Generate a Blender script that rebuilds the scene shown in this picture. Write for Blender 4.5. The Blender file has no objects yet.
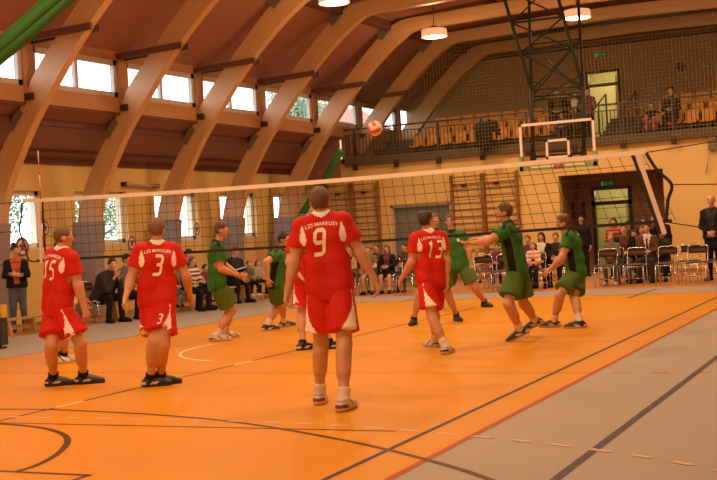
import bpy, bmesh, math, random
import numpy as np
from mathutils import Vector, Matrix
from mathutils.bvhtree import BVHTree
random.seed(7); np.random.seed(7)
SC = bpy.context.scene
COL = SC.collection
PI = math.pi
def V(*a): return np.array(a, float)
def nrm(a):
    a = np.asarray(a, float); n = np.linalg.norm(a); return a/n if n > 1e-9 else a
UP = V(0, 0, 1)

# ------------------------------------------------------------------ camera
CAMH = 1.52; FPX = 1187.6; YAW = math.radians(25.4854); PIT = math.radians(-0.3359); ROL = math.radians(-3.2286)
cd = V(-math.sin(YAW)*math.cos(PIT), math.cos(YAW)*math.cos(PIT), math.sin(PIT))
_r = V(math.cos(YAW), math.sin(YAW), 0); _u = np.cross(_r, cd)
cr = math.cos(ROL)*_r + math.sin(ROL)*_u; cu = -math.sin(ROL)*_r + math.cos(ROL)*_u
EYE = V(0, 0, CAMH)
def ray(x, y): return cd + cr*(x-358.5)/FPX - cu*(y-240)/FPX
def onX(x, y, X): v = ray(x, y); return EYE + v*(X/v[0])
def onY(x, y, Y): v = ray(x, y); return EYE + v*(Y/v[1])
def onZ(x, y, Z=0.): v = ray(x, y); return EYE + v*((Z-CAMH)/v[2])
def depth(p): return float((np.asarray(p)-EYE) @ cd)
def atD(x, y, D): return EYE + ray(x, y)*D
FH = nrm(V(cd[0], cd[1], 0)); RH = nrm(V(_r[0], _r[1], 0))
def yawv(deg):            # 0 = looking the way the camera looks, 90 = towards the right
    a = math.radians(deg); return FH*math.cos(a) + RH*math.sin(a)
cam = bpy.data.cameras.new('camera'); co = bpy.data.objects.new('camera', cam); COL.objects.link(co)
cam.sensor_width = 36; cam.lens = FPX*36/717; cam.clip_end = 400; cam.clip_start = 0.05
M = Matrix(((cr[0], cu[0], -cd[0], 0), (cr[1], cu[1], -cd[1], 0), (cr[2], cu[2], -cd[2], CAMH), (0, 0, 0, 1)))
co.matrix_world = M; SC.camera = co

# ------------------------------------------------------------------ materials
def lin(c): return tuple(((x/12.92) if x <= .04045 else ((x+.055)/1.055)**2.4) for x in c)
MATS = {}
def mat(name, col, rough=.6, var=.0, scale=8., bump=0., bscale=40., metal=0., spec=.5, stretch=None, uv=False, sheen=0.):
    if name in MATS: return MATS[name]
    m = bpy.data.materials.new(name); m.use_nodes = True; nt = m.node_tree; b = nt.nodes['Principled BSDF']
    b.inputs['Base Color'].default_value = (*col, 1); b.inputs['Roughness'].default_value = rough
    b.inputs['Metallic'].default_value = metal; b.inputs['Specular IOR Level'].default_value = spec
    if sheen: b.inputs['Sheen Weight'].default_value = sheen
    tc = nt.nodes.new('ShaderNodeTexCoord'); src = tc.outputs['UV' if uv else 'Object']
    mp = nt.nodes.new('ShaderNodeMapping'); nt.links.new(src, mp.inputs[0])
    if stretch: mp.inputs['Scale'].default_value = stretch
    if var:
        n = nt.nodes.new('ShaderNodeTexNoise'); n.inputs['Scale'].default_value = scale; n.inputs['Detail'].default_value = 5
        nt.links.new(mp.outputs[0], n.inputs['Vector'])
        mx = nt.nodes.new('ShaderNodeMix'); mx.data_type = 'RGBA'
        mx.inputs[6].default_value = (*[c*(1-var) for c in col], 1); mx.inputs[7].default_value = (*[min(1, c*(1+var)) for c in col], 1)
        nt.links.new(n.outputs[0], mx.inputs[0]); nt.links.new(mx.outputs[2], b.inputs['Base Color'])
    if bump:
        n2 = nt.nodes.new('ShaderNodeTexNoise'); n2.inputs['Scale'].default_value = bscale; n2.inputs['Detail'].default_value = 3
        nt.links.new(mp.outputs[0], n2.inputs['Vector'])
        bp = nt.nodes.new('ShaderNodeBump'); bp.inputs['Strength'].default_value = bump; bp.inputs['Distance'].default_value = .02
        nt.links.new(n2.outputs[0], bp.inputs['Height']); nt.links.new(bp.outputs[0], b.inputs['Normal'])
    MATS[name] = m; return m
def emit(name, col, s):
    if name in MATS: return MATS[name]
    m = mat(name, col, .5); b = m.node_tree.nodes['Principled BSDF']
    b.inputs['Emission Color'].default_value = (*col, 1); b.inputs['Emission Strength'].default_value = s; return m
def glass(name, tint=(1, 1, 1), refl=.08):
    if name in MATS: return MATS[name]
    m = bpy.data.materials.new(name); m.use_nodes = True; nt = m.node_tree; nt.nodes.remove(nt.nodes['Principled BSDF'])
    out = nt.nodes['Material Output']; t = nt.nodes.new('ShaderNodeBsdfTransparent'); t.inputs[0].default_value = (*tint, 1)
    g = nt.nodes.new('ShaderNodeBsdfGlossy'); g.inputs['Roughness'].default_value = .05
    mx = nt.nodes.new('ShaderNodeMixShader'); mx.inputs[0].default_value = refl
    nt.links.new(t.outputs[0], mx.inputs[1]); nt.links.new(g.outputs[0], mx.inputs[2]); nt.links.new(mx.outputs[0], out.inputs[0])
    MATS[name] = m; return m

# ------------------------------------------------------------------ mesh builder
class MB:
    def __init__(s): s.v = []; s.f = []; s.m = []; s.uv = None; s.sm = []
    def add(s, verts, faces, mi=0, smooth=False):
        b = len(s.v); s.v += [tuple(map(float, q)) for q in verts]
        for k, f in enumerate(faces):
            s.f.append(tuple(b+i for i in f)); s.m.append(mi if not hasattr(mi, '__len__') else mi[k]); s.sm.append(smooth)
        return s
    def box(s, lo, hi, mi=0):
        x0, y0, z0 = lo; x1, y1, z1 = hi
        v = [(x0,y0,z0),(x1,y0,z0),(x1,y1,z0),(x0,y1,z0),(x0,y0,z1),(x1,y0,z1),(x1,y1,z1),(x0,y1,z1)]
        return s.add(v, [(0,3,2,1),(4,5,6,7),(0,1,5,4),(1,2,6,5),(2,3,7,6),(3,0,4,7)], mi)
    def bar(s, a, b, w, h, mi=0, up=UP):          # rectangular bar from a to b
        a = np.asarray(a, float); b = np.asarray(b, float); t = nrm(b-a); x = np.cross(t, up)
        if np.linalg.norm(x) < 1e-4: x = np.cross(t, V(0, 1, 0))
        x = nrm(x); y = np.cross(x, t); c = [(-1,-1),(1,-1),(1,1),(-1,1)]
        v = [a+x*i*w/2+y*j*h/2 for i, j in c] + [b+x*i*w/2+y*j*h/2 for i, j in c]
        return s.add(v, [(0,3,2,1),(4,5,6,7),(0,1,5,4),(1,2,6,5),(2,3,7,6),(3,0,4,7)], mi)
    def tube(s, pts, r, n=6, mi=0, closed=False):
        pts = [np.asarray(p, float) for p in pts]; k = len(pts)
        rr = r if hasattr(r, '__len__') else [r]*k
        v = []; prev = None
        for i, p in enumerate(pts):
            if closed: t = nrm(pts[(i+1) % k]-pts[i-1])
            else: t = nrm(pts[min(i+1, k-1)]-pts[max(i-1, 0)])
            if prev is None:
                x = np.cross(t, UP if abs(t[2]) < .9 else V(1, 0, 0))
            else: x = prev - t*(prev@t)
            x = nrm(x); prev = x; y = np.cross(t, x)
            for j in range(n):
                a = 2*PI*j/n; v.append(p+(x*math.cos(a)+y*math.sin(a))*rr[i])
        f = []
        for i in range(k if closed else k-1):
            for j in range(n):
                a = i*n+j; b = i*n+(j+1) % n; i2 = (i+1) % k; f.append((a, b, i2*n+(j+1) % n, i2*n+j))
        if not closed: f.append(tuple(range(n-1, -1, -1))); f.append(tuple((k-1)*n+j for j in range(n)))
        return s.add(v, f, mi, n > 4)
    def prism(s, poly, axis, lo, hi, mi=0):       # polygon (2-tuples in the other two axes) extruded along axis
        n = len(poly)
        def P(q, t):
            q = list(q); q.insert(axis, t); return q
        v = [P(q, lo) for q in poly]+[P(q, hi) for q in poly]
        f = [tuple(range(n-1, -1, -1)), tuple(range(n, 2*n))]+[(i, (i+1) % n, n+(i+1) % n, n+i) for i in range(n)]
        return s.add(v, f, mi)
    def ball(s, c, r, n=10, mi=0, sc=(1, 1, 1), ax=None):
        c = np.asarray(c, float); v = []; f = []; h = max(4, n//2+1)
        A = np.eye(3) if ax is None else np.array(ax)
        for i in range(h+1):
            th = PI*i/h
            for j in range(n):
                ph = 2*PI*j/n; q = V(math.sin(th)*math.cos(ph)*sc[0], math.sin(th)*math.sin(ph)*sc[1], math.cos(th)*sc[2])*r
                v.append(c+q@A)
        for i in range(h):
            for j in range(n): f.append((i*n+j, (i+1)*n+j, (i+1)*n+(j+1) % n, i*n+(j+1) % n))
        return s.add(v, f, mi, True)
    def disc(s, c, r, nv, n=20, t=.01, mi=0, r2=None, upv=UP):
        nv = nrm(nv); x = nrm(np.cross(upv, nv)) if abs(nv@upv) < .95 else V(1, 0, 0); y = np.cross(nv, x); c = np.asarray(c, float); r2 = r2 or r
        ring = [c+x*math.cos(2*PI*j/n)*r+y*math.sin(2*PI*j/n)*r2 for j in range(n)]
        v = ring+[p+nv*t for p in ring]
        return s.add(v, [tuple(range(n-1, -1, -1)), tuple(range(n, 2*n))]+[(j, (j+1) % n, n+(j+1) % n, n+j) for j in range(n)], mi)
    def build(s, name, mats, parent=None, origin=None, smooth=None):
        v = np.array(s.v)
        if parent is not None: o0 = wpos(parent)
        elif origin is not None: o0 = V(*origin)
        else:
            lo, hi = v.min(0), v.max(0); o0 = V((lo[0]+hi[0])/2, (lo[1]+hi[1])/2, lo[2])
        me = bpy.data.meshes.new(name); me.from_pydata((v-o0).tolist(), [], s.f)
        if not isinstance(mats, (list, tuple)): mats = [mats]
        for q in mats: me.materials.append(q)
        me.polygons.foreach_set('material_index', s.m)
        me.polygons.foreach_set('use_smooth', [bool(smooth) if smooth is not None else q for q in s.sm])
        if s.uv is not None:
            ul = me.uv_layers.new(name='UVMap'); L = []
            for p in s.f: L += [s.uv[i] for i in p]
            ul.data.foreach_set('uv', np.array(L, float).ravel())
        me.update()
        o = bpy.data.objects.new(name, me); COL.objects.link(o)
        if parent is not None: o.parent = parent; o['wp'] = [float(x) for x in o0]
        else: o.location = o0; o['wp'] = [float(x) for x in o0]
        return o
def wpos(o): return V(*o['wp'])
def tag(o, label, cat, group=None, kind=None):
    o['label'] = label; o['category'] = cat
    if group: o['group'] = group
    if kind: o['kind'] = kind
    return o
def thing(name, loc, label=None, cat=None, group=None, kind=None):
    o = bpy.data.objects.new(name, None); COL.objects.link(o); o.location = [float(x) for x in loc]; o['wp'] = [float(x) for x in loc]
    o.empty_display_size = .1
    if label: tag(o, label, cat, group)
    if kind: o['kind'] = kind
    return o
def struct(o): o['kind'] = 'structure'; return o
def dup(root, loc, rotz=None, label=None):
    r = root.copy(); COL.objects.link(r); r.location = [float(x) for x in loc]; r['wp'] = [float(x) for x in loc]
    if rotz is not None: r.rotation_euler = (0, 0, rotz)
    if label: r['label'] = label
    for ch in list(root.children):
        c = ch.copy(); COL.objects.link(c); c.parent = r
        for g in list(ch.children):
            d = g.copy(); COL.objects.link(d); d.parent = c
    return r

# ------------------------------------------------------------------ distance-field modelling
def smin(a, b, k):
    h = np.clip(.5+.5*(b-a)/k, 0, 1); return b*(1-h)+a*h-k*h*(1-h)
class SDF:
    def __init__(s, h): s.h = h; s.p = []; s.post = []; s.wr = 0
    def cone(s, a, b, r1, r2=None, k=.03):
        a = np.asarray(a, float); b = np.asarray(b, float); r2 = r1 if r2 is None else r2; R = max(r1, r2)
        def f(P):
            ba = b-a; L = max(ba@ba, 1e-9); t = np.clip(((P-a)@ba)/L, 0, 1)
            return np.linalg.norm(P-a-t[..., None]*ba, axis=-1)-(r1+(r2-r1)*t)
        s.p.append((f, np.minimum(a, b)-R, np.maximum(a, b)+R, k)); return s
    def ell(s, c, ax, rad, k=.03):
        c = np.asarray(c, float); A = np.array(ax); rad = np.array(rad); R = max(rad)
        def f(P):
            q = (P-c)@A.T; k0 = np.linalg.norm(q/rad, axis=-1); k1 = np.linalg.norm(q/rad**2, axis=-1)+1e-9
            return k0*(k0-1)/k1
        s.p.append((f, c-R, c+R, k)); return s
    def cut(s, p, n): s.post.append(('c', np.asarray(p, float), nrm(n))); return s       # keep the side n points away from
    def fn(s, f): s.post.append(('f', f, None)); return s
    def mesh(s):
        h = s.h; lo = np.min([q[1] for q in s.p], 0)-3*h; hi = np.max([q[2] for q in s.p], 0)+3*h
        n = np.ceil((hi-lo)/h).astype(int)+1
        ax = [lo[i]+h*np.arange(n[i]) for i in range(3)]
        val = np.full(n, 1.0)
        P = np.stack(np.meshgrid(*ax, indexing='ij'), -1)
        for f, a, b, k in s.p:
            m = k+3*h; i0 = np.maximum(((a-m-lo)/h).astype(int), 0); i1 = np.minimum(((b+m-lo)/h).astype(int)+2, n)
            sl = tuple(slice(i0[i], i1[i]) for i in range(3))
            d = f(P[sl]); val[sl] = smin(val[sl], d, max(k, 1e-4))
        if s.wr:
            val = val + s.wr*(np.sin(P[..., 0]*31+P[..., 2]*14)*np.sin(P[..., 1]*27-P[..., 2]*17)+.5*np.sin(P[..., 2]*47+P[..., 0]*23))
        for t, a, b in s.post:
            if t == 'c': val = np.maximum(val, (P-a)@b)
            else: val = a(P, val)
        return surfnet(val, lo, h)
def surfnet(val, lo, h):
    ins = val < 0; n = val.shape; cn = (n[0]-1, n[1]-1, n[2]-1)
    acc = np.zeros(cn+(3,)); cnt = np.zeros(cn); edges = []
    for a in range(3):
        s0 = [slice(None)]*3; s1 = [slice(None)]*3; s0[a] = slice(0, -1); s1[a] = slice(1, None)
        A = val[tuple(s0)]; B = val[tuple(s1)]; cr_ = ins[tuple(s0)] != ins[tuple(s1)]
        t = np.where(cr_, A/np.where(cr_, A-B, 1), 0)
        o = [i for i in range(3) if i != a]
        for d0 in (0, 1):
            for d1 in (0, 1):
                sl = [slice(None)]*3; sl[o[0]] = slice(d0, d0+cn[o[0]]); sl[o[1]] = slice(d1, d1+cn[o[1]])
                m = cr_[tuple(sl)]; tt = t[tuple(sl)]
                cnt += m; acc[..., a] += tt*m; acc[..., o[0]] += d0*m; acc[..., o[1]] += d1*m
        edges.append((a, o, cr_, ins[tuple(s0)]))
    act = cnt > 0; idx = np.full(cn, -1); ii = np.argwhere(act); idx[act] = np.arange(len(ii))
    vs = lo + h*(ii + acc[act]/cnt[act][:, None])
    fs = []
    for a, o, cr_, inn in edges:
        e = np.argwhere(cr_); e = e[(e[:, o[0]] > 0) & (e[:, o[1]] > 0) & (e[:, o[0]] < cn[o[0]]) & (e[:, o[1]] < cn[o[1]])]
        if not len(e): continue
        def g(d0, d1):
            q = e.copy(); q[:, o[0]] -= d0; q[:, o[1]] -= d1; return idx[q[:, 0], q[:, 1], q[:, 2]]
        quad = np.stack([g(1, 1), g(0, 1), g(0, 0), g(1, 0)], -1)
        fl = inn[e[:, 0], e[:, 1], e[:, 2]]
        if a == 1: fl = ~fl
        quad[~fl] = quad[~fl][:, ::-1]
        fs.append(quad)
    return vs, np.concatenate(fs) if fs else np.zeros((0, 4), int)
def addsdf(mb, sdf, mfun=None):
    v, f = sdf.mesh()
    if mfun is None: mi = 0
    else: mi = mfun(v[f].mean(1)).astype(int).tolist()
    mb.add(v.tolist(), f.tolist(), mi, True); return v, f
LAMP_W = 100.; GLOW_W = 80.; SKY = 5.; EXPO = -.05
# ------------------------------------------------------------------ people
SKIN = mat('skin', (.56, .30, .19), .5, .08, 14)
SKIN2 = mat('skin_pale', (.66, .40, .28), .5, .08, 14)
EYEW = mat('eye_white', (.75, .72, .68), .3); EYED = mat('iris_dark', (.03, .02, .015), .25); LIP = mat('lip', (.42, .14, .11), .45)
def cloth(n, c, r=.8): return mat('cloth_'+n, c, r, .12, 6, .25, 60, spec=.2)
HAIRS = {k: mat('hair_'+k, c, .55, .3, 60, .5, 160) for k, c in dict(black=(.014, .010, .009), dark=(.045, .024, .014), brown=(.15, .07, .036), light=(.2, .11, .05), blond=(.36, .22, .1), red=(.2, .045, .02), grey=(.25, .22, .2)).items()}
PRINT = mat('white_print', (.90, .88, .86), .5)

def text_mesh(txt, size, sx=1., bold=.0, shear=0.):
    c = bpy.data.curves.new('t', 'FONT'); c.body = txt; c.size = size; c.align_x = 'CENTER'; c.align_y = 'CENTER'; c.offset = bold*size; c.shear = shear
    o = bpy.data.objects.new('t', c); COL.objects.link(o); bpy.context.view_layer.update()
    me = o.evaluated_get(bpy.context.evaluated_depsgraph_get()).to_mesh()
    bm = bmesh.new(); bm.from_mesh(me); o.to_mesh_clear() if False else None
    bmesh.ops.triangulate(bm, faces=bm.faces[:])
    for _ in range(4):
        L = [e for e in bm.edges if e.calc_length() > .018]
        if not L: break
        bmesh.ops.subdivide_edges(bm, edges=L, cuts=1); bmesh.ops.triangulate(bm, faces=[f for f in bm.faces if len(f.verts) > 3])
    bm.verts.index_update()
    v = np.array([(q.co.x*sx, q.co.y, 0) for q in bm.verts]); f = [tuple(q.index for q in p.verts) for p in bm.faces]
    bm.free(); bpy.data.objects.remove(o); bpy.data.curves.remove(c)
    return v, f
DIG = {'9': [[(.55, .48), (.17, .48), (.06, .58), (.06, .90), (.17, 1), (.44, 1), (.55, .9), (.55, .1), (.44, 0), (.06, 0)]],
       '3': [[(.06, 1), (.44, 1), (.55, .9), (.55, .62), (.45, .52), (.22, .52)], [(.45, .52), (.55, .42), (.55, .1), (.44, 0), (.06, 0)]],
       '1': [[(.16, .84), (.34, 1), (.34, 0)]], '5': [[(.56, 1), (.08, 1), (.08, .57), (.44, .57), (.55, .47), (.55, .1), (.44, 0), (.05, 0)]]}
def digit_mesh(txt, hgt, wid, shear):
    vs = []; fs = []; adv = .78; w = .085; tot = len(txt)*adv-.16
    for k, ch in enumerate(txt):
        for st in DIG[ch]:
            P = []
            for a, b in zip(st, st[1:]):
                n = max(1, int(math.dist(a, b)*hgt/.015)); P += [(a[0]+(b[0]-a[0])*i/n, a[1]+(b[1]-a[1])*i/n) for i in range(n)]
            P.append(st[-1]); P = np.array(P); b0 = len(vs)
            for i, p in enumerate(P):
                t = P[min(i+1, len(P)-1)]-P[max(i-1, 0)]; t = t/np.linalg.norm(t); q = np.array([-t[1], t[0]])
                for g in (-1, 0, 1):
                    c = p+q*w*g; x = (c[0]+k*adv-tot/2)*wid; y = c[1]-.5; vs.append(((x+y*shear)*hgt, y*hgt, 0))
            for i in range(len(P)-1):
                for g in (0, 1): a = b0+i*3+g; fs.append((a, a+3, a+4, a+1))
    return np.array(vs), fs
def mark_mesh(kind, k):
    if kind == '#crest': P = [(-.5, .6), (.5, .6), (.5, 0), (.3, -.4), (0, -.6), (-.3, -.4), (-.5, 0)]; return np.array([(0, .1, 0)]+[(x*k*.8, y*k, 0) for x, y in P]), [(0, i+1, (i+1) % 7+1) for i in range(7)]
    vs = []; fs = []
    for i in range(6):                                   # blurred row of short strokes
        for j in range(2): b = len(vs); x = (i-2.5)*k*.55; vs += [(x, -j*k*.1, 0), (x+k*.32, -j*k*.1, 0), (x+k*.38, k*.5-j*k*1.0, 0), (x+k*.06, k*.5-j*k*1.0, 0)]; fs.append((b, b+1, b+2, b+3)) if j == 0 else None
    return np.array(vs), fs
def project(mb, bvh, tv, tf, org, xa, ya, d, mi, off=.004):
    d = nrm(d); out = []; ok = []
    for q in tv:
        p = org + xa*q[0] + ya*q[1]
        hit = bvh.ray_cast(Vector(p), Vector(d), 1.2)
        ok.append(hit[0] is not None); out.append(np.array(hit[0])-d*off if hit[0] is not None else p)
    out = np.array(out); med = np.median([(o-org)@d for o, k in zip(out, ok) if k]) if any(ok) else 0
    F = [f for f in tf if all(ok[i] for i in f) and all(abs((out[i]-org)@d-med) < .15 for i in f)]
    mb.add(out.tolist(), F, mi, True)

def ik(root, x, y, L, far):
    """the point on the camera ray through (x, y) at distance L from root; far picks which of the two"""
    v = ray(x, y); o = EYE-root; A = v@v; B = 2*v@o; C = o@o-L*L; D = B*B-4*A*C
    t = (-B+(1 if far > 0 else -1)*math.sqrt(max(D, 0)))/(2*A)
    p = EYE+v*t
    if D < 0: p = root+nrm(p-root)*L
    return p

def make_person(label, J, s, look, h=.012, cat='person', group=None, name='person'):
    pel, neck, head = J['pel'], J['neck'], J['head']; cf, pf, hf = nrm(J['cf']), nrm(J['pf']), nrm(J['hf'])
    up = nrm(neck-pel); cl = nrm(np.cross(cf, up)); cf = np.cross(up, cl); pl = nrm(np.cross(pf, up))
    hu = nrm(J.get('hu', head-neck)*.4+UP*.6); hl = nrm(np.cross(hf, hu)); hf = nrm(np.cross(hu, hl))
    slim = look.get('slim', 1.)
    base = V((J['anR'][0]+J['anL'][0])/2, (J['anR'][1]+J['anL'][1])/2, min(J.get('base', 0), 99))
    root = thing(name, base, label, cat, group)
    T = np.linalg.norm(neck-pel)
    chest = pel+up*T*.70; belly = pel+up*T*.33
    def torso(S, e=0., k=.06):
        S.cone(J['hipL']+up*.03*s, J['hipR']+up*.03*s, (.098*slim)*s+e, k=k)
        S.cone(belly-cl*.06*s, belly+cl*.06*s, .098*s*slim+e, k=k)
        S.cone(chest-cl*.085*s-up*.0, chest+cl*.085*s, .112*s*slim+e, k=k)
        for g in (-1, 1):
            S.cone(chest+cl*g*.085*s, belly+cl*g*.07*s, .105*s*slim+e, .098*s*slim+e, k=.03); S.cone(belly+cl*g*.07*s, J['hip'+('R' if g > 0 else 'L')]+up*.03*s, .098*s*slim+e, .10*s*slim+e, k=.03)
        S.cone(J['shL']-up*.01*s, J['shR']-up*.01*s, .056*s+e, k=k)
        S.cone(J['shL']*.8+J['shR']*.2-up*.05*s, J['shR']*.8+J['shL']*.2-up*.05*s, .075*s*slim+e, k=.04)
        S.cone(neck-up*.0*s, J['shL']*.6+neck*.4-up*.01*s, .05*s+e, .05*s+e, k=.04); S.cone(neck, J['shR']*.6+neck*.4-up*.01*s, .05*s+e, .05*s+e, k=.04)
    B = SDF(h); torso(B)
    B.cone(neck-up*.03*s, head-hu*.04*s-hf*.015*s, .058*s, .05*s, k=.03)
    hs = s*.95 if s > .9 else s*.5+.40        # children have relatively larger heads
    B.ell(head+hu*.025*hs-hf*.012*hs, (hl, hf, hu), (.078*hs, .098*hs, .098*hs), k=.02)
    B.cone(head+hf*.03*hs-hu*.01*hs, head+hf*.045*hs-hu*.082*hs, .064*hs, .036*hs, k=.03)
    B.cone(head+hf*.085*hs+hu*.01*hs, head+hf*.105*hs-hu*.028*hs, .009*hs, .016*hs, k=.012)
    for sg in (-1, 1): B.ell(head+hl*sg*.08*hs-hu*.012*hs-hf*.012*hs, (hl, hf, hu), (.012*hs, .022*hs, .033*hs), k=.012)
    mb = MB()
    for c in 'LR':
        sg = 1 if c == 'R' else -1
        sh, el, wr, hip, kn, an, toe = [J[q+c] for q in ('sh', 'el', 'wr', 'hip', 'kn', 'an', 'toe')]
        ar = look.get('arm', 1.); B.cone(sh, el, .053*s*ar, .041*s*ar, k=.04); B.cone(sh+(el-sh)*.25, sh+(el-sh)*.65, .048*s*ar, .046*s*ar, k=.03)
        B.cone(el, wr, .041*s*ar, .028*s, k=.03); B.cone(el+(wr-el)*.1, el+(wr-el)*.45, .045*s*ar, .039*s*ar, k=.03)
        lg = look.get('leg', 1.); B.cone(hip, kn, .09*s*slim*lg, .056*s*lg, k=.05); B.cone(kn, an, .052*s*lg, .036*s*lg, k=.03)
        tb = nrm(toe); back = -tb
        ft = nrm(np.cross(np.cross(an-kn, tb), an-kn)) if np.linalg.norm(np.cross(an-kn, tb)) > 1e-3 else tb
        B.cone(kn+(an-kn)*.15-ft*.018*s, kn+(an-kn)*.5-ft*.014*s, .055*s*lg, .05*s*lg, k=.04)
        fu = nrm(J.get('fu'+c, UP))
        B.cone(an, an-fu*.05*s+tb*.09*s, .032*s, .022*s, k=.02)
        # hand: flat palm in the body, five separate fingers rooted in it
        hd = nrm(J.get('hd'+c, wr-el)); th = J.get('th'+c, cf); th = nrm(th-hd*(th@hd)); pn = -nrm(np.cross(hd, th))*sg
        pn = J.get('pn'+c, pn); pn = nrm(pn-hd*(pn@hd))
        for q in (-1, 0, 1): B.cone(wr, wr+hd*.085*s+th*q*.024*s, .021*s, .0155*s, k=.015)
        cu_ = J.get('curl'+c, .45)
        for i, (L, o) in enumerate(((.074, 1.5), (.083, .5), (.078, -.5), (.06, -1.5))):
            p = wr+hd*.075*s+th*o*.0195*s; a = cu_*.5; pts = [p]; rr = [.0095*s]
            for seg, fr in enumerate((.30, .40, .28, .22)):
                d = hd*math.cos(a)+pn*math.sin(a)+th*o*.05; p = p+d*L*fr*s*1.15; pts.append(p); rr.append((.0095-.0011*(seg+1))*s); a += cu_*.75
            mb.tube(pts, rr, 6, 0)
        p = wr+hd*.025*s+th*.022*s; pts = [p]; d = nrm(hd*.65+th*.75+pn*.2)
        for L in (.035, .03, .024): p = p+d*L*s; pts.append(p); d = nrm(d+hd*.35+pn*.1)
        mb.tube(pts, [.014*s, .0115*s, .0098*s, .0075*s], 6, 0)
    v, f = addsdf(mb, B)
    # eyes, brows and mouth belong to the same body mesh
    for sg in (-1, 1):
        e = head+hl*sg*.031*hs+hf*.087*hs+hu*.012*hs
        mb.ball(e, .0125*hs, 8, 1, (1.25, 1, .8), (hl, hf, hu)); mb.ball(e+hf*.0085*hs, .0065*hs, 6, 2)
        mb.tube([e+hu*.02*hs-hl*.02*hs+hf*.003, e+hu*.026*hs+hf*.006, e+hu*.02*hs+hl*.02*hs+hf*.003], .0035*hs, 5, 2)
    mb.ball(head+hf*.082*hs-hu*.062*hs, .019*hs, 8, 3, (1.1, .5, .33), (hl, hf, hu))
    body = mb.build('body', [look.get('skin', SKIN), EYEW, EYED, LIP], root)
    # hair
    hair = look.get('hair', ('short', 'dark'))
    if hair:
        st, hc = hair; H = SDF(min(h, .012)); t = .007 if st in ('crop',) else .015
        H.ell(head+hu*.03*hs-hf*.014*hs, (hl, hf, hu), (.08*hs+t*.7*hs, .099*hs+t*.6*hs, .099*hs+t*hs), k=.01)
        if st == 'long':
            for sg in (-1, 0, 1): H.cone(head+hl*sg*.062*hs-hf*.045*hs, head+hl*sg*.07*hs-hf*.06*hs-hu*.2*hs, .045*hs, .03*hs, k=.04)
        if st == 'bun': H.ell(head+hu*.14*hs-hf*.05*hs, (hl, hf, hu), (.055*hs,)*3, k=.01)
        if st == 'messy':
            for q in range(7):
                a = q*.9; H.ell(head+hu*.085*hs+hl*.06*hs*math.cos(a)+hf*(.055*math.sin(a)-.01)*hs, (hl, hf, hu), (.042*hs,)*3, k=.02)
        c0 = head.copy(); fr = (1.2 if st in ('short', 'crop', 'messy') else 1.1) if st != 'bald' else 1.6; it = {'long': -.02, 'bald': .01}.get(st, -.012)
        kk = hs
        def hairline(P, val):
            q = P-c0; u = q@hu+.006*np.sin(q@hl*140)+.004*np.sin(q@hl*310+1); w = q@hf; side = np.abs(q@hl)
            lim = np.where(w > -.02*kk, it*kk+fr*(w+.0*kk)+np.where((w > .02*kk) & (side > .05*kk), -.02, 0), -.062*kk if st != 'bald' else -.05*kk)
            lim = np.where((np.abs(q@hl) > .072*kk) & (w > -.045*kk) & (w < .02*kk) & (st != 'long'), .012*kk, lim)
            if st == 'long': lim = np.where(w < .0, -1, lim)
            if st == 'bald': lim = np.maximum(lim, np.where(w < .05, -.06*kk, 9)); val = np.maximum(val, u-.055*kk)
            return np.maximum(val, lim-u)
        H.fn(hairline); hm = MB(); addsdf(hm, H); hm.build('hair', HAIRS[hc], root)
    # top
    tp = look['top']; e = tp.get('e', .016)*s; S = SDF(h*tp.get('fine', 1.)); S.wr = tp.get('wr', .0035); torso(S, e, .05)
    hemd = tp.get('hem', .07)
    S.cone(J['hipL']*.85+J['hipR']*.15-up*hemd*.4*s, J['hipR']*.85+J['hipL']*.15-up*hemd*.4*s, .106*s*slim+e, .106*s*slim+e, k=.04); S.cone(belly+up*.02*s-cl*.09*s, pel-cl*.075*s, .085*s*slim+e, .1*s*slim+e, k=.05); S.cone(belly+up*.02*s+cl*.09*s, pel+cl*.075*s, .085*s*slim+e, .1*s*slim+e, k=.05)
    long_ = tp.get('sleeve', 'short') == 'long'
    for c in 'LR':
        sh, el, wr = J['sh'+c], J['el'+c], J['wr'+c]; sl = tp.get('slen', .62)
        if long_: S.cone(sh, el, .056*s+e*.6, .046*s+e*.6, k=.03); S.cone(el, el+(wr-el)*.95, .046*s+e*.6, .034*s+e*.6, k=.02)
        elif tp.get('sleeve') != 'none': S.cone(sh, sh+(el-sh)*(sl+.08), .06*s+e, (.068*s+e*1.2)*tp.get('cuff', 1.), k=.025)
    hp = pel-up*hemd*s; ehem = up
    def shirtcut(P, val):
        d = (hp-P)@ehem                                # below the hem
        keep = np.full(d.shape, 9.)
        for c in 'LR':                                  # arms may hang below the hem line
            sh, el, wr = J['sh'+c], J['el'+c], J['wr'+c]
            if long_:
                for a, b in ((sh, el), (el, wr)):
                    ba = b-a; t = np.clip(((P-a)@ba)/(ba@ba), 0, 1); keep = np.minimum(keep, np.linalg.norm(P-a-t[..., None]*ba, axis=-1)-.075*s)
        val = np.maximum(val, np.where(keep < 0, -9, d) if long_ else d)
        for c in 'LR':
            sh, el, wr = J['sh'+c], J['el'+c], J['wr'+c]
            a, n = (wr-(wr-el)*.06, nrm(wr-el)) if long_ else (sh+(el-sh)*sl, nrm(el-sh))
            near = np.linalg.norm(P-a, axis=-1) < .115*s
            out = ((P-sh)@nrm(el-sh) > .08*s) if not long_ else True
            val = np.where(near & out, np.maximum(val, (P-a)@n), val)
        return val
    S.fn(shirtcut)
    sm = MB(); mats = list(tp['mats']); nb = len(mats)
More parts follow.
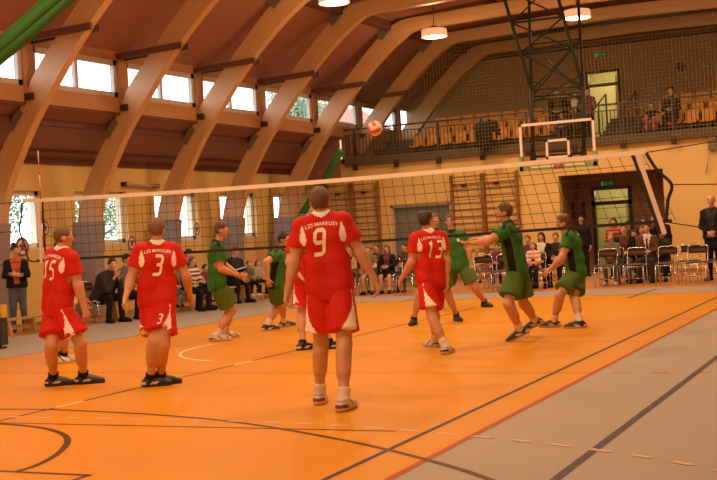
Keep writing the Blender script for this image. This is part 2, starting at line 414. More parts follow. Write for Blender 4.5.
    def mf(P):
        m = np.zeros(len(P))
        q = P-neck; ax = q@up; rad = np.linalg.norm(q-ax[:, None]*up, axis=1)
        d = tp.get('design')
        lat = (P-pel)@cl; fw = (P-pel)@cf; hh = (P-pel)@up
        armd = np.full(len(P), 9.)
        for c in 'LR':
            sh, el = J['sh'+c], J['el'+c]; t = ((P-sh)@nrm(el-sh)); armd = np.where((t > .05*s) & (np.linalg.norm(P-sh-t[:, None]*nrm(el-sh), axis=1) < .1*s), t, armd)
        if d == 'red':
            for c, sg in (('L', -1), ('R', 1)):
                ctr = J['sh'+c]-up*.085*s-cl*sg*.006*s; a = (P-ctr)@cl*sg; b = (P-ctr)@up
                w = .04*s*np.sqrt(np.clip(1-(b/(.085*s))**2, 0, 1))*np.clip(.75-b/(.2*s), .3, 1)
                m = np.where((a > -w*.8) & (a < w*.8) & (np.abs(b) < .085*s) & (fw < .02*s), 1, m)
            m = np.where((np.linalg.norm(P-neck-up*.02*s, axis=1) < .084*s), 1, m)
        elif d == 'green':
            wdt = .135*s*slim
            m = np.where((np.abs(lat) > wdt*.92) & (np.abs(fw) < .05*s) & (hh < T*.74) & (armd > 1), 1, m)
            m = np.where((np.linalg.norm(P-neck-up*.02*s, axis=1) < .088*s), 1, m)
            for c, sg in (('L', -1), ('R', 1)):
                p = (P-J['sh'+c]); m = np.where((np.abs(p@cf+.01) < .02*s) & (p@up > .02*s) & (rad > .09*s), 1, m)
        elif d == 'open':
            m = np.where((np.abs(lat) < (.05*s+.10*np.clip(hh/T-.35, 0, 1)*s)) & (fw > .03*s) & (hh > T*.12) & (armd > 1), 1, m)
        elif d == 'suit':
            m = np.where((np.abs(lat) < .055*s*np.clip(hh/T-.3, 0, 1)/.7*1.6) & (fw > .03*s) & (armd > 1), 1, m)
            m = np.where((np.abs(lat) < .016*s) & (fw > .03*s) & (hh > T*.3) & (hh < T*.93) & (armd > 1), 2, m)
        elif d == 'stripes':
            m = np.where(np.sin(hh*70) > 0, 1, m); m = np.where((np.abs(lat) < .05*s) & (hh < T*.6), 2, m)
        elif d == 'vest':
            m = np.where(armd < 1, 1, m)
        return m
    tv, tf = addsdf(sm, S, mf)
    if tp.get('prints'):
        bvh = BVHTree.FromPolygons([Vector(q) for q in tv], [tuple(int(i) for i in q) for q in tf])
        for txt, size, sx, bold, where, (dx, dy), shear in tp['prints']:
            t_v, t_f = digit_mesh(txt, size*s, sx, shear) if txt.isdigit() else mark_mesh(txt, size*s) if txt[0] == '#' else text_mesh(txt, size*s, sx, bold, shear)
            d = cf if where == 'back' else -cf; xa = cl if where == 'back' else -cl
            yo = V(0, 0, 0)
            if txt.isalpha() or ' ' in txt: t_v[:, 1] -= (t_v[:, 0]**2)*1.0
            project(sm, bvh, t_v, t_f, pel+up*T*.7-d*.5*s+xa*dx*s+up*dy*s, xa, up, d, nb, .012 if txt[0] == '#' else .004)
        mats.append(PRINT)
    sm.build(tp.get('name', 'shirt'), mats, root)
    # bottom
    bt = look['bottom']; kind = bt['type']; S = SDF(h); S.wr = .003; e = bt.get('e', .014)*s
    S.cone(J['hipL']*.85+J['hipR']*.15+up*.03*s, J['hipR']*.85+J['hipL']*.15+up*.03*s, .1*s*slim+e, k=.05); S.cone(pel+up*.06*s-pl*.05*s, pel+up*.06*s+pl*.05*s, .088*s*slim+e*.3, k=.05)
    fr = bt.get('len', .72)
    for c in 'LR':
        hip, kn, an = J['hip'+c], J['kn'+c], J['an'+c]
        if kind in ('shorts', 'skirt'): S.cone(hip, hip+(kn-hip)*(fr+.1), .092*s*slim+e, .094*s*slim*look.get('leg', 1.)+e*2.1, k=.03 if kind == 'shorts' else .09)
        else:
            S.cone(hip, kn, .088*s*slim+e, .06*s+e*.8, k=.04); S.cone(kn, an+(kn-an)*.06, .058*s+e*.8, .046*s+e*.7, k=.025)
    wl = pel+up*.09*s; cn = nrm(UP*.6+up*.4); S.fn(lambda P, val: np.where(np.linalg.norm(P-pel-up*.05*s, axis=-1) < .24*s, np.maximum(val, (P-wl)@cn), val))
    if kind in ('shorts', 'skirt'):
        def shc(P, val):
            for c in 'LR':
                hip, kn = J['hip'+c], J['kn'+c]; a = hip+(kn-hip)*fr; n = nrm(kn-hip)
                val = np.where(((P-hip)@n > .12*s) & (np.linalg.norm(P-a, axis=-1) < .2*s), np.maximum(val, (P-a)@n), val)
            return val
        S.fn(shc)
    def mb_(P):
        m = np.zeros(len(P))
        if bt.get('design') == 'red':
            for c, sg in (('L', -1), ('R', 1)):
                hip, kn = J['hip'+c], J['kn'+c]; L = np.linalg.norm(kn-hip); n = (kn-hip)/L
                t = ((P-hip)@n)/(L*fr); oth = J['hip'+('R' if c == 'L' else 'L')]; mine = np.linalg.norm(P-hip-((P-hip)@n)[:, None]*n, axis=1) < .14*s
                side = ((P-(J['hipL']+J['hipR'])/2)@pl)*sg > 0
                q = P-hip-((P-hip)@n)[:, None]*n; out = (q@pl)*sg; bk = -(q@pf); ang = np.degrees(np.arctan2(np.abs(bk), out))
                m = np.where(side & mine & (t > .1) & (ang > 22) & (ang < 26+62*np.clip((t-.3)/.7, 0, 1)**1.5) & (bk > 0), 1, m)
                m = np.where(side & (t <= .1) & (t > -.35) & (np.abs(ang-24) < 3) & (bk > 0), 1, m)
        return m
    bmx = MB(); bv, bf = addsdf(bmx, S, mb_); bmats = list(bt['mats']); nb = len(bmats)
    if bt.get('prints'):
        bvh = BVHTree.FromPolygons([Vector(q) for q in bv], [tuple(int(i) for i in q) for q in bf])
        for txt, size, leg, (dx, dy) in bt['prints']:
            t_v, t_f = digit_mesh(txt, size*s, .8, .1); a = J['hip'+leg]+(J['kn'+leg]-J['hip'+leg])*fr*.8
            project(bmx, bvh, t_v, t_f, a-pf*.5+pl*dx+UP*dy, pl, UP, pf, nb)
        bmats.append(PRINT)
    bmx.build({'shorts': 'shorts', 'skirt': 'skirt', 'trousers': 'trousers'}[kind], bmats, root)
    # socks and shoes
    so = look.get('sock'); sh_ = look.get('shoe', (cloth('black_shoe', (.012, .011, .011)), cloth('black_shoe', (.012, .011, .011))))
    for c in 'LR':
        kn, an, toe = J['kn'+c], J['an'+c], nrm(J['toe'+c]); fu = nrm(J.get('fu'+c, UP)); sd = np.cross(toe, fu)
        if so:
            S = SDF(min(h, .012)); top = an+(kn-an)*so[1]; S.cone(an-fu*.05*s, an, .047*s, .049*s, k=.01); S.cone(an-fu*.02*s, top, .049*s, .058*s, k=.01); S.cut(top, kn-an); m2 = MB(); addsdf(m2, S); m2.build('sock', so[0], root)
        S = SDF(min(h, .010) if h < .015 else .014); lowp = an-fu*.088*s
        S.cone(lowp-toe*.055*s+fu*.035*s, lowp+toe*.06*s+fu*.034*s, .048*s, .050*s, k=.02)
        S.cone(lowp+toe*.06*s+fu*.032*s, lowp+toe*.185*s+fu*.024*s, .052*s, .041*s, k=.02)
        S.cone(an-fu*.055*s-toe*.014*s, an+fu*.01*s-toe*.012*s, .05*s, .047*s, k=.03); S.cone(an-fu*.015*s+toe*.01*s, lowp+toe*.13*s+fu*.045*s, .044*s, .036*s, k=.03)
        S.cut(lowp, -fu); S.cut(an+fu*.022*s, fu)
        def ms(P, lowp=lowp, fu=fu, toe=toe, sd=sd):
            z = (P-lowp)@fu; x = (P-lowp)@toe; y = np.abs((P-lowp)@sd)
            m = np.where(z < .024*s, 1, 0)
            if len(sh_) > 3: m = np.where((np.sin(x*60+z*60) > .72) & (z > .03*s) & (y > .022*s) & (x > -.02*s), 2, m); m = np.where((x < -.03*s) & (np.abs(z-.05*s) < .014*s), 2, m); m = np.where((x < -.03*s) & (np.abs(z-.085*s) < .008*s), 3, m)
            elif len(sh_) > 2: m = np.where((z > .03*s) & (z < .055*s) & (np.abs(x-.04*s-(z-.042*s)*1.6) < .035*s) & (y > .025*s), 2, m); m = np.where((x < -.05*s) & (z > .03*s) & (z < .055*s), 2, m)
            return m
        m2 = MB(); addsdf(m2, S, ms); m2.build('shoe', list(sh_), root)
    return root

def limbs(J, s, cf, pf):
    up = nrm(J['neck']-J['pel']); cl = nrm(np.cross(cf, up)); pl = nrm(np.cross(pf, UP))
    for c, sg in (('L', -1), ('R', 1)):
        J['sh'+c] = J['neck']+cl*sg*.172*s-up*.055*s; J['hip'+c] = J['pel']+pl*sg*.088*s-up*.02*s
    return cl, pl
# a player: pixel positions give every joint, limb lengths give its depth
def player(label, s, D, neck, pel, head, yaw, pyaw, hyaw, arms, legs, look, lean=0., headd=0., hup=None, group=None, name='person', h=.012, tors=.575):
    cf, pf, hf = yawv(yaw), yawv(pyaw), yawv(hyaw); J = dict(cf=cf, pf=pf, hf=hf)
    if hup is not None: J['hf'] = hf+UP*hup
    J['neck'] = atD(*neck, D+lean); J['head'] = atD(*head, D+lean+headd); q = atD(*pel, D); J['pel'] = J['neck']+nrm(q-J['neck'])*min(tors*s, np.linalg.norm(q-J['neck']))
    limbs(J, s, cf, pf)
    for c, (e, ef, w, wf, curl) in arms.items():
        J['el'+c] = ik(J['sh'+c], *e, .30*s, ef); J['wr'+c] = ik(J['el'+c], *w, .26*s, wf); J['curl'+c] = curl
        J['th'+c] = cf
    for c, (k, kf, fpx, toe, up_) in legs.items():
        if up_ is None: g = onZ(*fpx, 0.); fu = UP; td = yawv(toe)
        else: g = atD(*fpx, up_[0]); td = nrm(yawv(toe)+UP*up_[1]); fu = nrm(np.cross(np.cross(td, UP), td)); 
        J['an'+c] = g+fu*.088*s; J['toe'+c] = td; J['fu'+c] = fu
        H = J['hip'+c]; A = J['an'+c]; d = A-H; L = np.linalg.norm(d); L1, L2 = .445*s, .43*s; st = max(1, L/(L1+L2)*1.002); L1 *= st; L2 *= st
        if st > 1.12: print('STRETCH', label[:40], c, round(st, 2))
        x0 = (L1*L1-L2*L2+L*L)/(2*L); rr = math.sqrt(max(L1*L1-x0*x0, 0)); ax = d/L; e1 = nrm(np.cross(ax, V(.3, .2, 1))); e2 = np.cross(ax, e1); best = None
        for i in range(120):
            t = 2*PI*i/120; K = H+ax*x0+(e1*math.cos(t)+e2*math.sin(t))*rr; q = K-EYE; z = q@cd
            er = math.hypot(358.5+FPX*(q@cr)/z-k[0], 240-FPX*(q@cu)/z-k[1]) - 6*((K-H-ax*x0)@yawv(toe))/(.3*s)
            if best is None or er < best[0]: best = (er, K)
        J['kn'+c] = best[1]
    return make_person(label, J, s, look, h, group=group, name=name)
# a spectator: head pixel + the plane the body is on
def spect(label, P, pose, fdir, look, zf=0., seat=.44, s=None, yaw2=None, arms='lap', group=None, lean=0., h=.02, name='person', hyaw=None, tilt=0.):
    """P = world position of the head centre; fdir = facing angle in degrees (world)"""
    a = math.radians(fdir); f = V(math.cos(a), math.sin(a), 0); r = np.cross(f, UP)
    ha = math.radians(fdir if hyaw is None else hyaw); J = dict(cf=f, pf=f, hf=V(math.cos(ha), math.sin(ha), 0))
    z = P[2]-zf
    if pose == 'sit':
        s = s or max(.6, min(1.08, (z-seat-.02)/.80)); pel = V(P[0], P[1], zf+seat+.1*s)-f*(.08+lean+.6*s*math.sin(tilt)); J['pel'] = pel
        J['neck'] = pel+UP*.53*s*math.cos(tilt)+f*(.04+lean+.53*s*math.sin(tilt)); J['head'] = J['neck']+UP*.185*s+f*(.04+.1*math.sin(tilt))*s
    else:
        s = s or max(.62, min(1.08, z/1.67)); pel = V(P[0], P[1], zf+.93*s)-f*.03; J['pel'] = pel; J['neck'] = pel+UP*.55*s+f*.01; J['head'] = J['neck']+UP*.19*s+f*.03*s
    limbs(J, s, f, f)
    for c, sg in (('L', -1), ('R', 1)):
        hip, sh = J['hip'+c], J['sh'+c]
        if pose == 'sit':
            k = hip+f*.42*s+r*sg*.05*s; k[2] = max(zf+.50*s, hip[2]-.08) if seat-.5*s < .06 else hip[2]-.03
            an = k+f*(.02 if c == 'L' else -.06)*s; an[2] = max(zf+.088*s, k[2]-.43*s)
        else: k = hip-UP*.43*s+f*.02+r*sg*.01; an = V(k[0]-f[0]*.03+r[0]*sg*.02, k[1]-f[1]*.03+r[1]*sg*.02, zf+.088*s)
        J['kn'+c] = k; J['an'+c] = an; J['toe'+c] = nrm(f+r*sg*.25)
        if arms == 'lap':
            el = sh-UP*.27*s+f*.10*s+r*sg*.05*s; wr = el+nrm(f*.9-r*sg*.55-UP*.12)*.25*s
        elif arms == 'cross': el = sh-UP*.26*s+f*.08*s+r*sg*.06*s; wr = el+nrm(f*.55-r*sg*.95+UP*(.12 if c == 'L' else .02))*.25*s
        elif arms == 'clasp': el = sh-UP*.29*s+f*.02*s+r*sg*.06*s; wr = el+nrm(f*.45-r*sg*.62-UP*.45)*.25*s
        elif arms == 'down': el = sh-UP*.29*s+r*sg*.06*s; wr = el-UP*.25*s+f*.05*s
        elif arms == 'rail': el = sh-UP*.24*s+f*.14*s+r*sg*.07*s; wr = el+nrm(f*.9-r*sg*.2)*.25*s
        elif arms == 'chin': el = sh-UP*.25*s+f*.14*s; wr = el+nrm(f*.3-r*sg*.45+UP*.85)*.24*s
        J['el'+c] = el; J['wr'+c] = wr; J['th'+c] = UP+r*sg*-.3 if arms in ('lap', 'cross', 'clasp') else f; J['curl'+c] = .5
    J['base'] = zf
    return make_person(label, J, s, look, h, group=group, name=name)
# ------------------------------------------------------------------ the hall
XC = -7.5; WX = -17.2; CX = -15.5; FY = 32.0; BY = 37.0; NY0 = -6.0
RWX = 2*XC-WX; RCX = 2*XC-CX
M_WALL = mat('cream_plaster', (.74, .53, .20), .75, .06, 1.2, .05, 30)
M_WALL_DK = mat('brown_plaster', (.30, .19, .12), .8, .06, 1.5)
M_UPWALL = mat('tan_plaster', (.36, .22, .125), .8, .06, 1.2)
M_CEIL = mat('red_brown_boards', (.32, .135, .075), .7, .12, 3, .05, 20)
M_SLOPE = mat('maroon_boards', (.29, .135, .095), .7, .08, 2)
M_PURL = mat('dark_red_timber', (.13, .045, .025), .65, .2, 6)
M_FASC = mat('honey_plywood', (.42, .21, .085), .6, .15, 4, stretch=(1, .2, 4))
M_STEEL = mat('dull_steel', (.17, .13, .09), .6, .1, 10)
M_DARK = mat('dark_brown_paint', (.028, .014, .009), .5)
M_WHITEF = mat('white_frame', (.74, .72, .68), .5)
M_GREYF = mat('grey_frame', (.5, .46, .42), .5)
M_PANE = glass('window_glass')
M_WOODW = mat('orange_wood', (.46, .22, .075), .55, .2, 5, stretch=(1, 1, 6))
M_CHROME = mat('chrome_tube', (.72, .7, .66), .22, metal=1.)
M_BLACK = mat('black_plastic', (.015, .014, .013), .5)
M_ROPE = mat('black_cord', (.02, .015, .012), .8)

# glulam: laminations along the length
def glulam():
    m = bpy.data.materials.new('glulam_timber'); m.use_nodes = True; nt = m.node_tree; b = nt.nodes['Principled BSDF']
    uv = nt.nodes.new('ShaderNodeTexCoord'); sep = nt.nodes.new('ShaderNodeSeparateXYZ'); nt.links.new(uv.outputs['UV'], sep.inputs[0])
    mp = nt.nodes.new('ShaderNodeMapping'); mp.inputs['Scale'].default_value = (.7, 22, 1); nt.links.new(uv.outputs['UV'], mp.inputs[0])
    n = nt.nodes.new('ShaderNodeTexNoise'); n.inputs['Scale'].default_value = 2.2; n.inputs['Detail'].default_value = 6; nt.links.new(mp.outputs[0], n.inputs['Vector'])
    wv = nt.nodes.new('ShaderNodeMath'); wv.operation = 'MULTIPLY'; wv.inputs[1].default_value = 25.; nt.links.new(sep.outputs[1], wv.inputs[0])
    fl = nt.nodes.new('ShaderNodeMath'); fl.operation = 'FLOOR'; nt.links.new(wv.outputs[0], fl.inputs[0])
    wn = nt.nodes.new('ShaderNodeTexWhiteNoise'); wn.noise_dimensions = '1D'; nt.links.new(fl.outputs[0], wn.inputs['W'])
    mx = nt.nodes.new('ShaderNodeMath'); mx.operation = 'MULTIPLY_ADD'; mx.inputs[1].default_value = .12; nt.links.new(wn.outputs[0], mx.inputs[0]); nt.links.new(n.outputs[0], mx.inputs[2])
    r = nt.nodes.new('ShaderNodeValToRGB'); r.color_ramp.elements[0].position = .35; r.color_ramp.elements[0].color = (.50, .28, .125, 1)
    r.color_ramp.elements[1].position = .95; r.color_ramp.elements[1].color = (.68, .42, .20, 1); nt.links.new(mx.outputs[0], r.inputs[0])
    nt.links.new(r.outputs[0], b.inputs['Base Color']); b.inputs['Roughness'].default_value = .45; return m
M_GLU = glulam()

# ---- floor, with the court and its markings
M_BASE = mat('beige_sports_floor', (.36, .325, .29), .55, .05, 1.5, spec=.15)
M_ORANGE = mat('orange_sports_floor', (.62, .265, .008), .45, .05, .8, spec=.12)
M_PARQ = mat('red_brown_floor', (.46, .22, .085), .5, .12, 3, spec=.3)
M_LNB = mat('navy_line', (.045, .035, .06), .5, spec=.12); M_LND = mat('brown_line', (.11, .04, .015), .5, spec=.12); M_LNR = mat('red_line', (.40, .07, .015), .5, spec=.12)
M_LNW = mat('white_line', (.75, .68, .5), .5, spec=.12); M_LNP = mat('peach_line', (.62, .43, .32), .5, spec=.12); M_LNF = mat('faint_line', (.42, .155, .03), .5, spec=.12)
fb = MB(); z0 = 0
fb.box((WX-.3, NY0-.3, -.2), (RWX+.3, BY+.2, 0), 0)
def rect(x0, y0, x1, y1, z, mi): fb.add([(x0, y0, z), (x1, y0, z), (x1, y1, z), (x0, y1, z)], [(0, 1, 2, 3)], mi)
rect(-12.05, 5.6, -3.04, 23.5, .0010, 1)
rect(WX, 25.4, RWX, FY+2.2, .0010, 2); rect(WX, NY0, -14.9, 25.4, .0010, 2)
def pline(pts, w, mi, z=.0022, dash=None):
    pts = [np.array(p[:2]) for p in pts]; s = 0
    for a, b in zip(pts, pts[1:]):
        L = np.linalg.norm(b-a); t = (b-a)/max(L, 1e-6); n = np.array([-t[1], t[0]])*w/2
        segs = [(0, L)]
        if dash:
            segs = []; u = 0
            while u < L:
                ph = (s+u) % (dash[0]+dash[1]); st = min(L-u, (dash[0]-ph) if ph < dash[0] else dash[0]+dash[1]-ph); st = max(st, 1e-3)
                if ph < dash[0]-1e-6: segs.append((u, u+st))
                u += st
        for u0, u1 in segs:
            p, q = a+t*u0, a+t*u1; e = t*0.004 if not dash else 0
            fb.add([(*(p-n-e), z), (*(q-n+e), z), (*(q+n+e), z), (*(p+n-e), z)], [(0, 1, 2, 3)], mi)
        s += L
def smooth(pts, k=6):
    P = [np.array(p, float) for p in pts]; out = []
    for i in range(len(P)-1):
        p0, p1, p2, p3 = P[max(i-1, 0)], P[i], P[i+1], P[min(i+2, len(P)-1)]
        for j in range(k):
            t = j/k; out.append(.5*((2*p1)+(-p0+p2)*t+(2*p0-5*p1+4*p2-p3)*t*t+(-p0+3*p1-3*p2+p3)*t**3))
    return out+[P[-1]]
pline([(-3.04, 5.6), (-3.04, 23.5)], .055, 5); pline([(-12.05, 5.6), (-12.05, 23.5)], .05, 5); pline([(-12.05, 23.5), (-3.04, 23.5)], .05, 5); pline([(-12.05, 5.6), (-3.04, 5.6)], .05, 5)
pline([(-3.44, 2), (-3.44, 24.5)], .048, 3); pline([(-2.04, 2), (-2.04, 26)], .062, 3)
pline([(-7.65, 4), (-7.65, 20.9)], .045, 4)
for y in (9.05, 10.75, 12.35): pline([(-7.65, y), (-7.65, y+.42)], .05, 6, .003)
pline([(-11.9, 11.63), (-3.04, 11.63)], .04, 8); pline([(-2.85, 11.63), (-.9, 11.63)], .04, 8, dash=(.17, .22))
pline([(-12, 14.6), (-3.04, 14.6)], .035, 8); pline([(-12, 17.6), (-3.04, 17.6)], .04, 8); pline([(-2.9, 17.6), (-.9, 17.6)], .04, 8, dash=(.17, .22))
pline([(-5.13, 22.5), (-5.13, 25.1)], .07, 4); pline([(-6.0, 22.4), (-5.7, 22.4)], .06, 4); pline([(-9.4, 22.0), (-8.4, 22.0)], .06, 4); pline([(-10.2, 23.2), (-10.2, 24.6)], .06, 4)
pline(smooth([(-9.6, 8.55), (-8.9, 8.8), (-8.18, 8.9), (-7.66, 8.93), (-6.97, 8.86), (-6.23, 8.74), (-5.25, 8.46), (-4.19, 7.95), (-3.36, 7.45), (-2.52, 6.81), (-1.9, 6.1), (-1.5, 5.3)]), .05, 4, .0026)
pline(smooth([(-9.2, 7.7), (-8.5, 8.0), (-7.95, 8.14), (-7.44, 8.12), (-6.94, 8.0), (-6.51, 7.76), (-6.19, 7.44), (-5.92, 7.0), (-5.77, 6.6), (-5.76, 6.36)]), .055, 4, .003)
pline([(-9.5, 6.36), (-5.11, 6.36)], .05, 4); pline([(-5.13, 6.36), (-5.13, 4.6)], .05, 4)
pline([(-7.65, 8.18), (-3.7, 8.22)], .035, 4, .0028)
pline(smooth([(-10.4, 8.0), (-9.3, 8.35), (-8.4, 8.47), (-7.43, 8.5), (-6.05, 8.51), (-5.2, 8.5), (-4.4, 8.42), (-3.6, 8.25), (-2.8, 8.02), (-2.1, 7.75), (-1.4, 7.37), (-.8, 6.9)]), .05, 7, .0034, dash=(.17, .17))
pline([(-7.65+1.92*math.cos(a), 14.6+1.92*math.sin(a)) for a in np.linspace(math.radians(172), math.radians(252), 24)], .05, 6)
floor = struct(fb.build('floor', [M_BASE, M_ORANGE, M_PARQ, M_LNB, M_LND, M_LNR, M_LNW, M_LNP, M_LNF], origin=(0, 0, 0)))

# ---- left wall with its windows, mirrored plain on the right
LW = [(y, y+1.92) for y in (3.35, 6.35, 9.35, 12.35, 15.35, 18.38, 21.4, 24.46, 27.5, 30.5-.35)]
LW[-1] = (30.45, 31.85)
WZ0, WZ1 = 1.6, 2.82
def pierced(x0, x1, spans, za, zb, zlo, zhi, ya, yb):
    m = MB(); m.box((x0, ya, zlo), (x1, yb, za)); m.box((x0, ya, zb), (x1, yb, zhi)); y = ya
    for a, b in spans: m.box((x0, y, za), (x1, a, zb)); y = b
    m.box((x0, y, za), (x1, yb, zb)); return m
struct(pierced(WX-.35, WX, LW, WZ0, WZ1, 0, 3.62, NY0, FY+.3).build('wall_left', M_WALL, origin=(WX, 0, 0)))
struct(MB().box((RWX, NY0, 0), (RWX+.3, FY+.3, 3.6)).build('wall_right', M_WALL))
struct(MB().box((WX-.3, NY0-.3, 0), (RWX+.3, NY0, 8.2)).build('wall_near', M_WALL))
wn = 0
def window(x, y0, y1, z0, z1, mull, fr, fm, name, sill=False):
    r = thing(name, (x, (y0+y1)/2, z0), kind='structure')
    m = MB()
    for a, b in ((y0, y0+fr), (y1-fr, y1)): m.box((x-.1, a, z0), (x, b, z1))
    m.box((x-.1, y0, z1-fr), (x, y1, z1)); m.box((x-.1, y0, z0), (x, y1, z0+fr))
    for q in mull: m.box((x-.09, q-fr*.45, z0), (x-.005, q+fr*.45, z1))
    m.build('window_frame', fm, r); MB().box((x-.06, y0+fr*.5, z0+fr*.5), (x-.05, y1-fr*.5, z1-fr*.5)).build('pane', M_PANE, r)
    if sill: MB().box((x-.1, y0-.05, z0-.05), (x+.12, y1+.05, z0+.005)).build('window_sill', M_WHITEF, r)
for a, b in LW[4:]:
    wn += 1; window(WX-.12, a, b, WZ0, WZ1, [a+(b-a)*.5], .10, M_WHITEF, 'window_%d' % wn, True)
for a, b in LW[:4]: struct(MB().box((WX-.3, a, WZ0), (WX-.28, b, WZ1)).build('window_blind', M_WHITEF)) if False else None
# clerestory: posts every three metres, fascia, two panes per bay
PY = [0.1+3*i for i in range(13)]
for sx, tagn in ((1, 'left'), (-1, 'right')):
    X = lambda x: x if sx > 0 else 2*XC-x
    def bx(x0, x1, *r): a, b = X(x0), X(x1); return (min(a, b), max(a, b))
    m = MB(); a, b = bx(CX-.12, CX); m.box((a, NY0, 4.40), (b, BY, 4.72)); m.box((a, NY0, 5.52), (b, BY, 5.72))
    if sx < 0: m.box((a, NY0, 4.72), (b, BY, 5.52))
    struct(m.build('trim_%s_clerestory' % tagn, M_FASC, origin=(X(CX), 0, 4.28)))
    m = MB(); pts = [(X(CX), 4.3), (X(WX), 3.5), (X(WX), 3.4), (X(CX+.02)-.12*sx, 4.2)]
    m = MB(); m.prism([(X(CX), 4.42), (X(WX)-.3*sx, 3.36), (X(WX)-.3*sx, 3.5), (X(CX)-.12*sx, 4.54)], 1, NY0, FY, 0)
    struct(m.build('ceiling_%s_slope' % tagn, M_SLOPE, origin=(X(CX), 0, 3.5)))
    m = MB()
    for t, w, h in ((.26, .17, .09), (.015, .05, .03), (.80, .04, .03), (.97, .16, .10)):
        x = CX+(WX-CX)*t; zz = 4.42-.92*t; m.box((min(X(x), X(x-w)), NY0, zz-h-.03), (max(X(x), X(x-w)), FY, zz+.02))
    struct(m.build('trim_%s_purlins' % tagn, M_PURL, origin=(X(CX), 0, 3.4)))
    # roof slope
    m = MB(); m.prism([(X(CX)-.2*sx, 5.58), (X(-12.9), 7.32), (X(XC), 7.75), (X(XC), 7.95), (X(-12.9), 7.55), (X(CX)-.35*sx, 5.72)], 1, NY0, BY+.2, 0)
    struct(m.build('ceiling_%s' % tagn, M_CEIL, origin=(X(CX), 0, 5.6)))
for i, y in enumerate(PY):
    if y < 12: continue
    m = MB(); m.box((CX-.14, y-.15, 4.42), (CX+.03, y+.15, 5.7)); struct(m.build('trim_post', M_FASC))
    if y < 34 and i+1 < len(PY)+1 and i >= 4:
        wn += 1; window(CX-.02, y+.15, min(y+2.85, BY), 4.72, 5.52, [y+1.5], .11, M_GREYF, 'window_%d' % wn)
# the unseen part of the clerestory near the camera stays closed
struct(MB().box((CX-.12, NY0, 4.72), (CX-.02, 12.1, 5.52)).build('wall_left_upper', M_FASC))
m = MB()
for a, b in LW[:4]: m.box((WX-.3, a, WZ0), (WX-.25, b, WZ1))
struct(m.build('wall_left_shutters', M_WALL))

# ---- timber arches
EX = [(9.62, 0), (9.58, .6), (9.5, 1.4), (9.36, 2.05), (9.12, 2.8), (8.72, 3.48), (8.32, 4.05), (7.8, 4.72), (7.34, 5.25), (6.74, 5.88), (6.1, 6.5), (5.6, 6.92), (5.1, 7.22), (4.3, 7.27), (2.4, 7.33), (0, 7.38)]
IN = [(8.98, 0), (8.95, .6), (8.9, 1.4), (8.82, 2.05), (8.58, 2.8), (8.22, 3.45), (7.85, 4.02), (7.30, 4.70), (6.88, 5.2), (6.32, 5.8), (5.7, 6.35), (5.2, 6.72), (4.75, 6.95), (4.0, 6.98), (2.2, 7.03), (0, 7.08)]
EX = [(a+(.05 if z > 4.6 else 0), z+(.10 if z > 4.6 else 0)+(0 if z < 7.2 else -.06)) for a, z in EX]
def dense(P, k=4): return smooth(P, k)
E1, I1 = dense(EX), dense(IN)
E2 = [(XC-a, z) for a, z in E1]+[(XC+a, z) for a, z in E1[::-1][1:]]; I2 = [(XC-a, z) for a, z in I1]+[(XC+a, z) for a, z in I1[::-1][1:]]
def arch_mesh(y, th=.2):
    m = MB(); n = len(E2); uv = []; s = 0
    for k, (e, i) in enumerate(zip(E2, I2)):
        if k: s += math.hypot((e[0]+i[0]-E2[k-1][0]-I2[k-1][0])/2, (e[1]+i[1]-E2[k-1][1]-I2[k-1][1])/2)
        w = math.hypot(e[0]-i[0], e[1]-i[1])
        m.v += [(e[0], y-th/2, e[1]), (i[0], y-th/2, i[1]), (i[0], y+th/2, i[1]), (e[0], y+th/2, e[1])]; uv += [(s, 0), (s, w), (s, w+.2), (s, -.2)]
    for k in range(n-1):
        a, b = k*4, k*4+4
        for j in range(4): q = (j+1) % 4; m.f.append((a+j, a+q, b+q, b+j)); m.m.append(0); m.sm.append(False)
    m.f += [(3, 2, 1, 0), (n*4-4, n*4-3, n*4-2, n*4-1)]; m.m += [0, 0]; m.sm += [False, False]
    m.uv = [uv[i] for i in range(len(m.v))]; return m
M_PAD = mat('blue_grey_padding', (.27, .23, .235), .7, .05, 4)
ORD = ['timber roof arch rising at the left edge, behind the net\'s left antenna', 'timber roof arch with blue padding, rising between players 15 and 3', 'timber roof arch rising behind the head of player 3', 'timber roof arch rising behind the left green player', 'timber roof arch with a dark green roll hanging beside its foot', 'pale timber arch over the gallery end, behind the flying volleyball', 'last timber arch, standing against the back wall of the gallery']
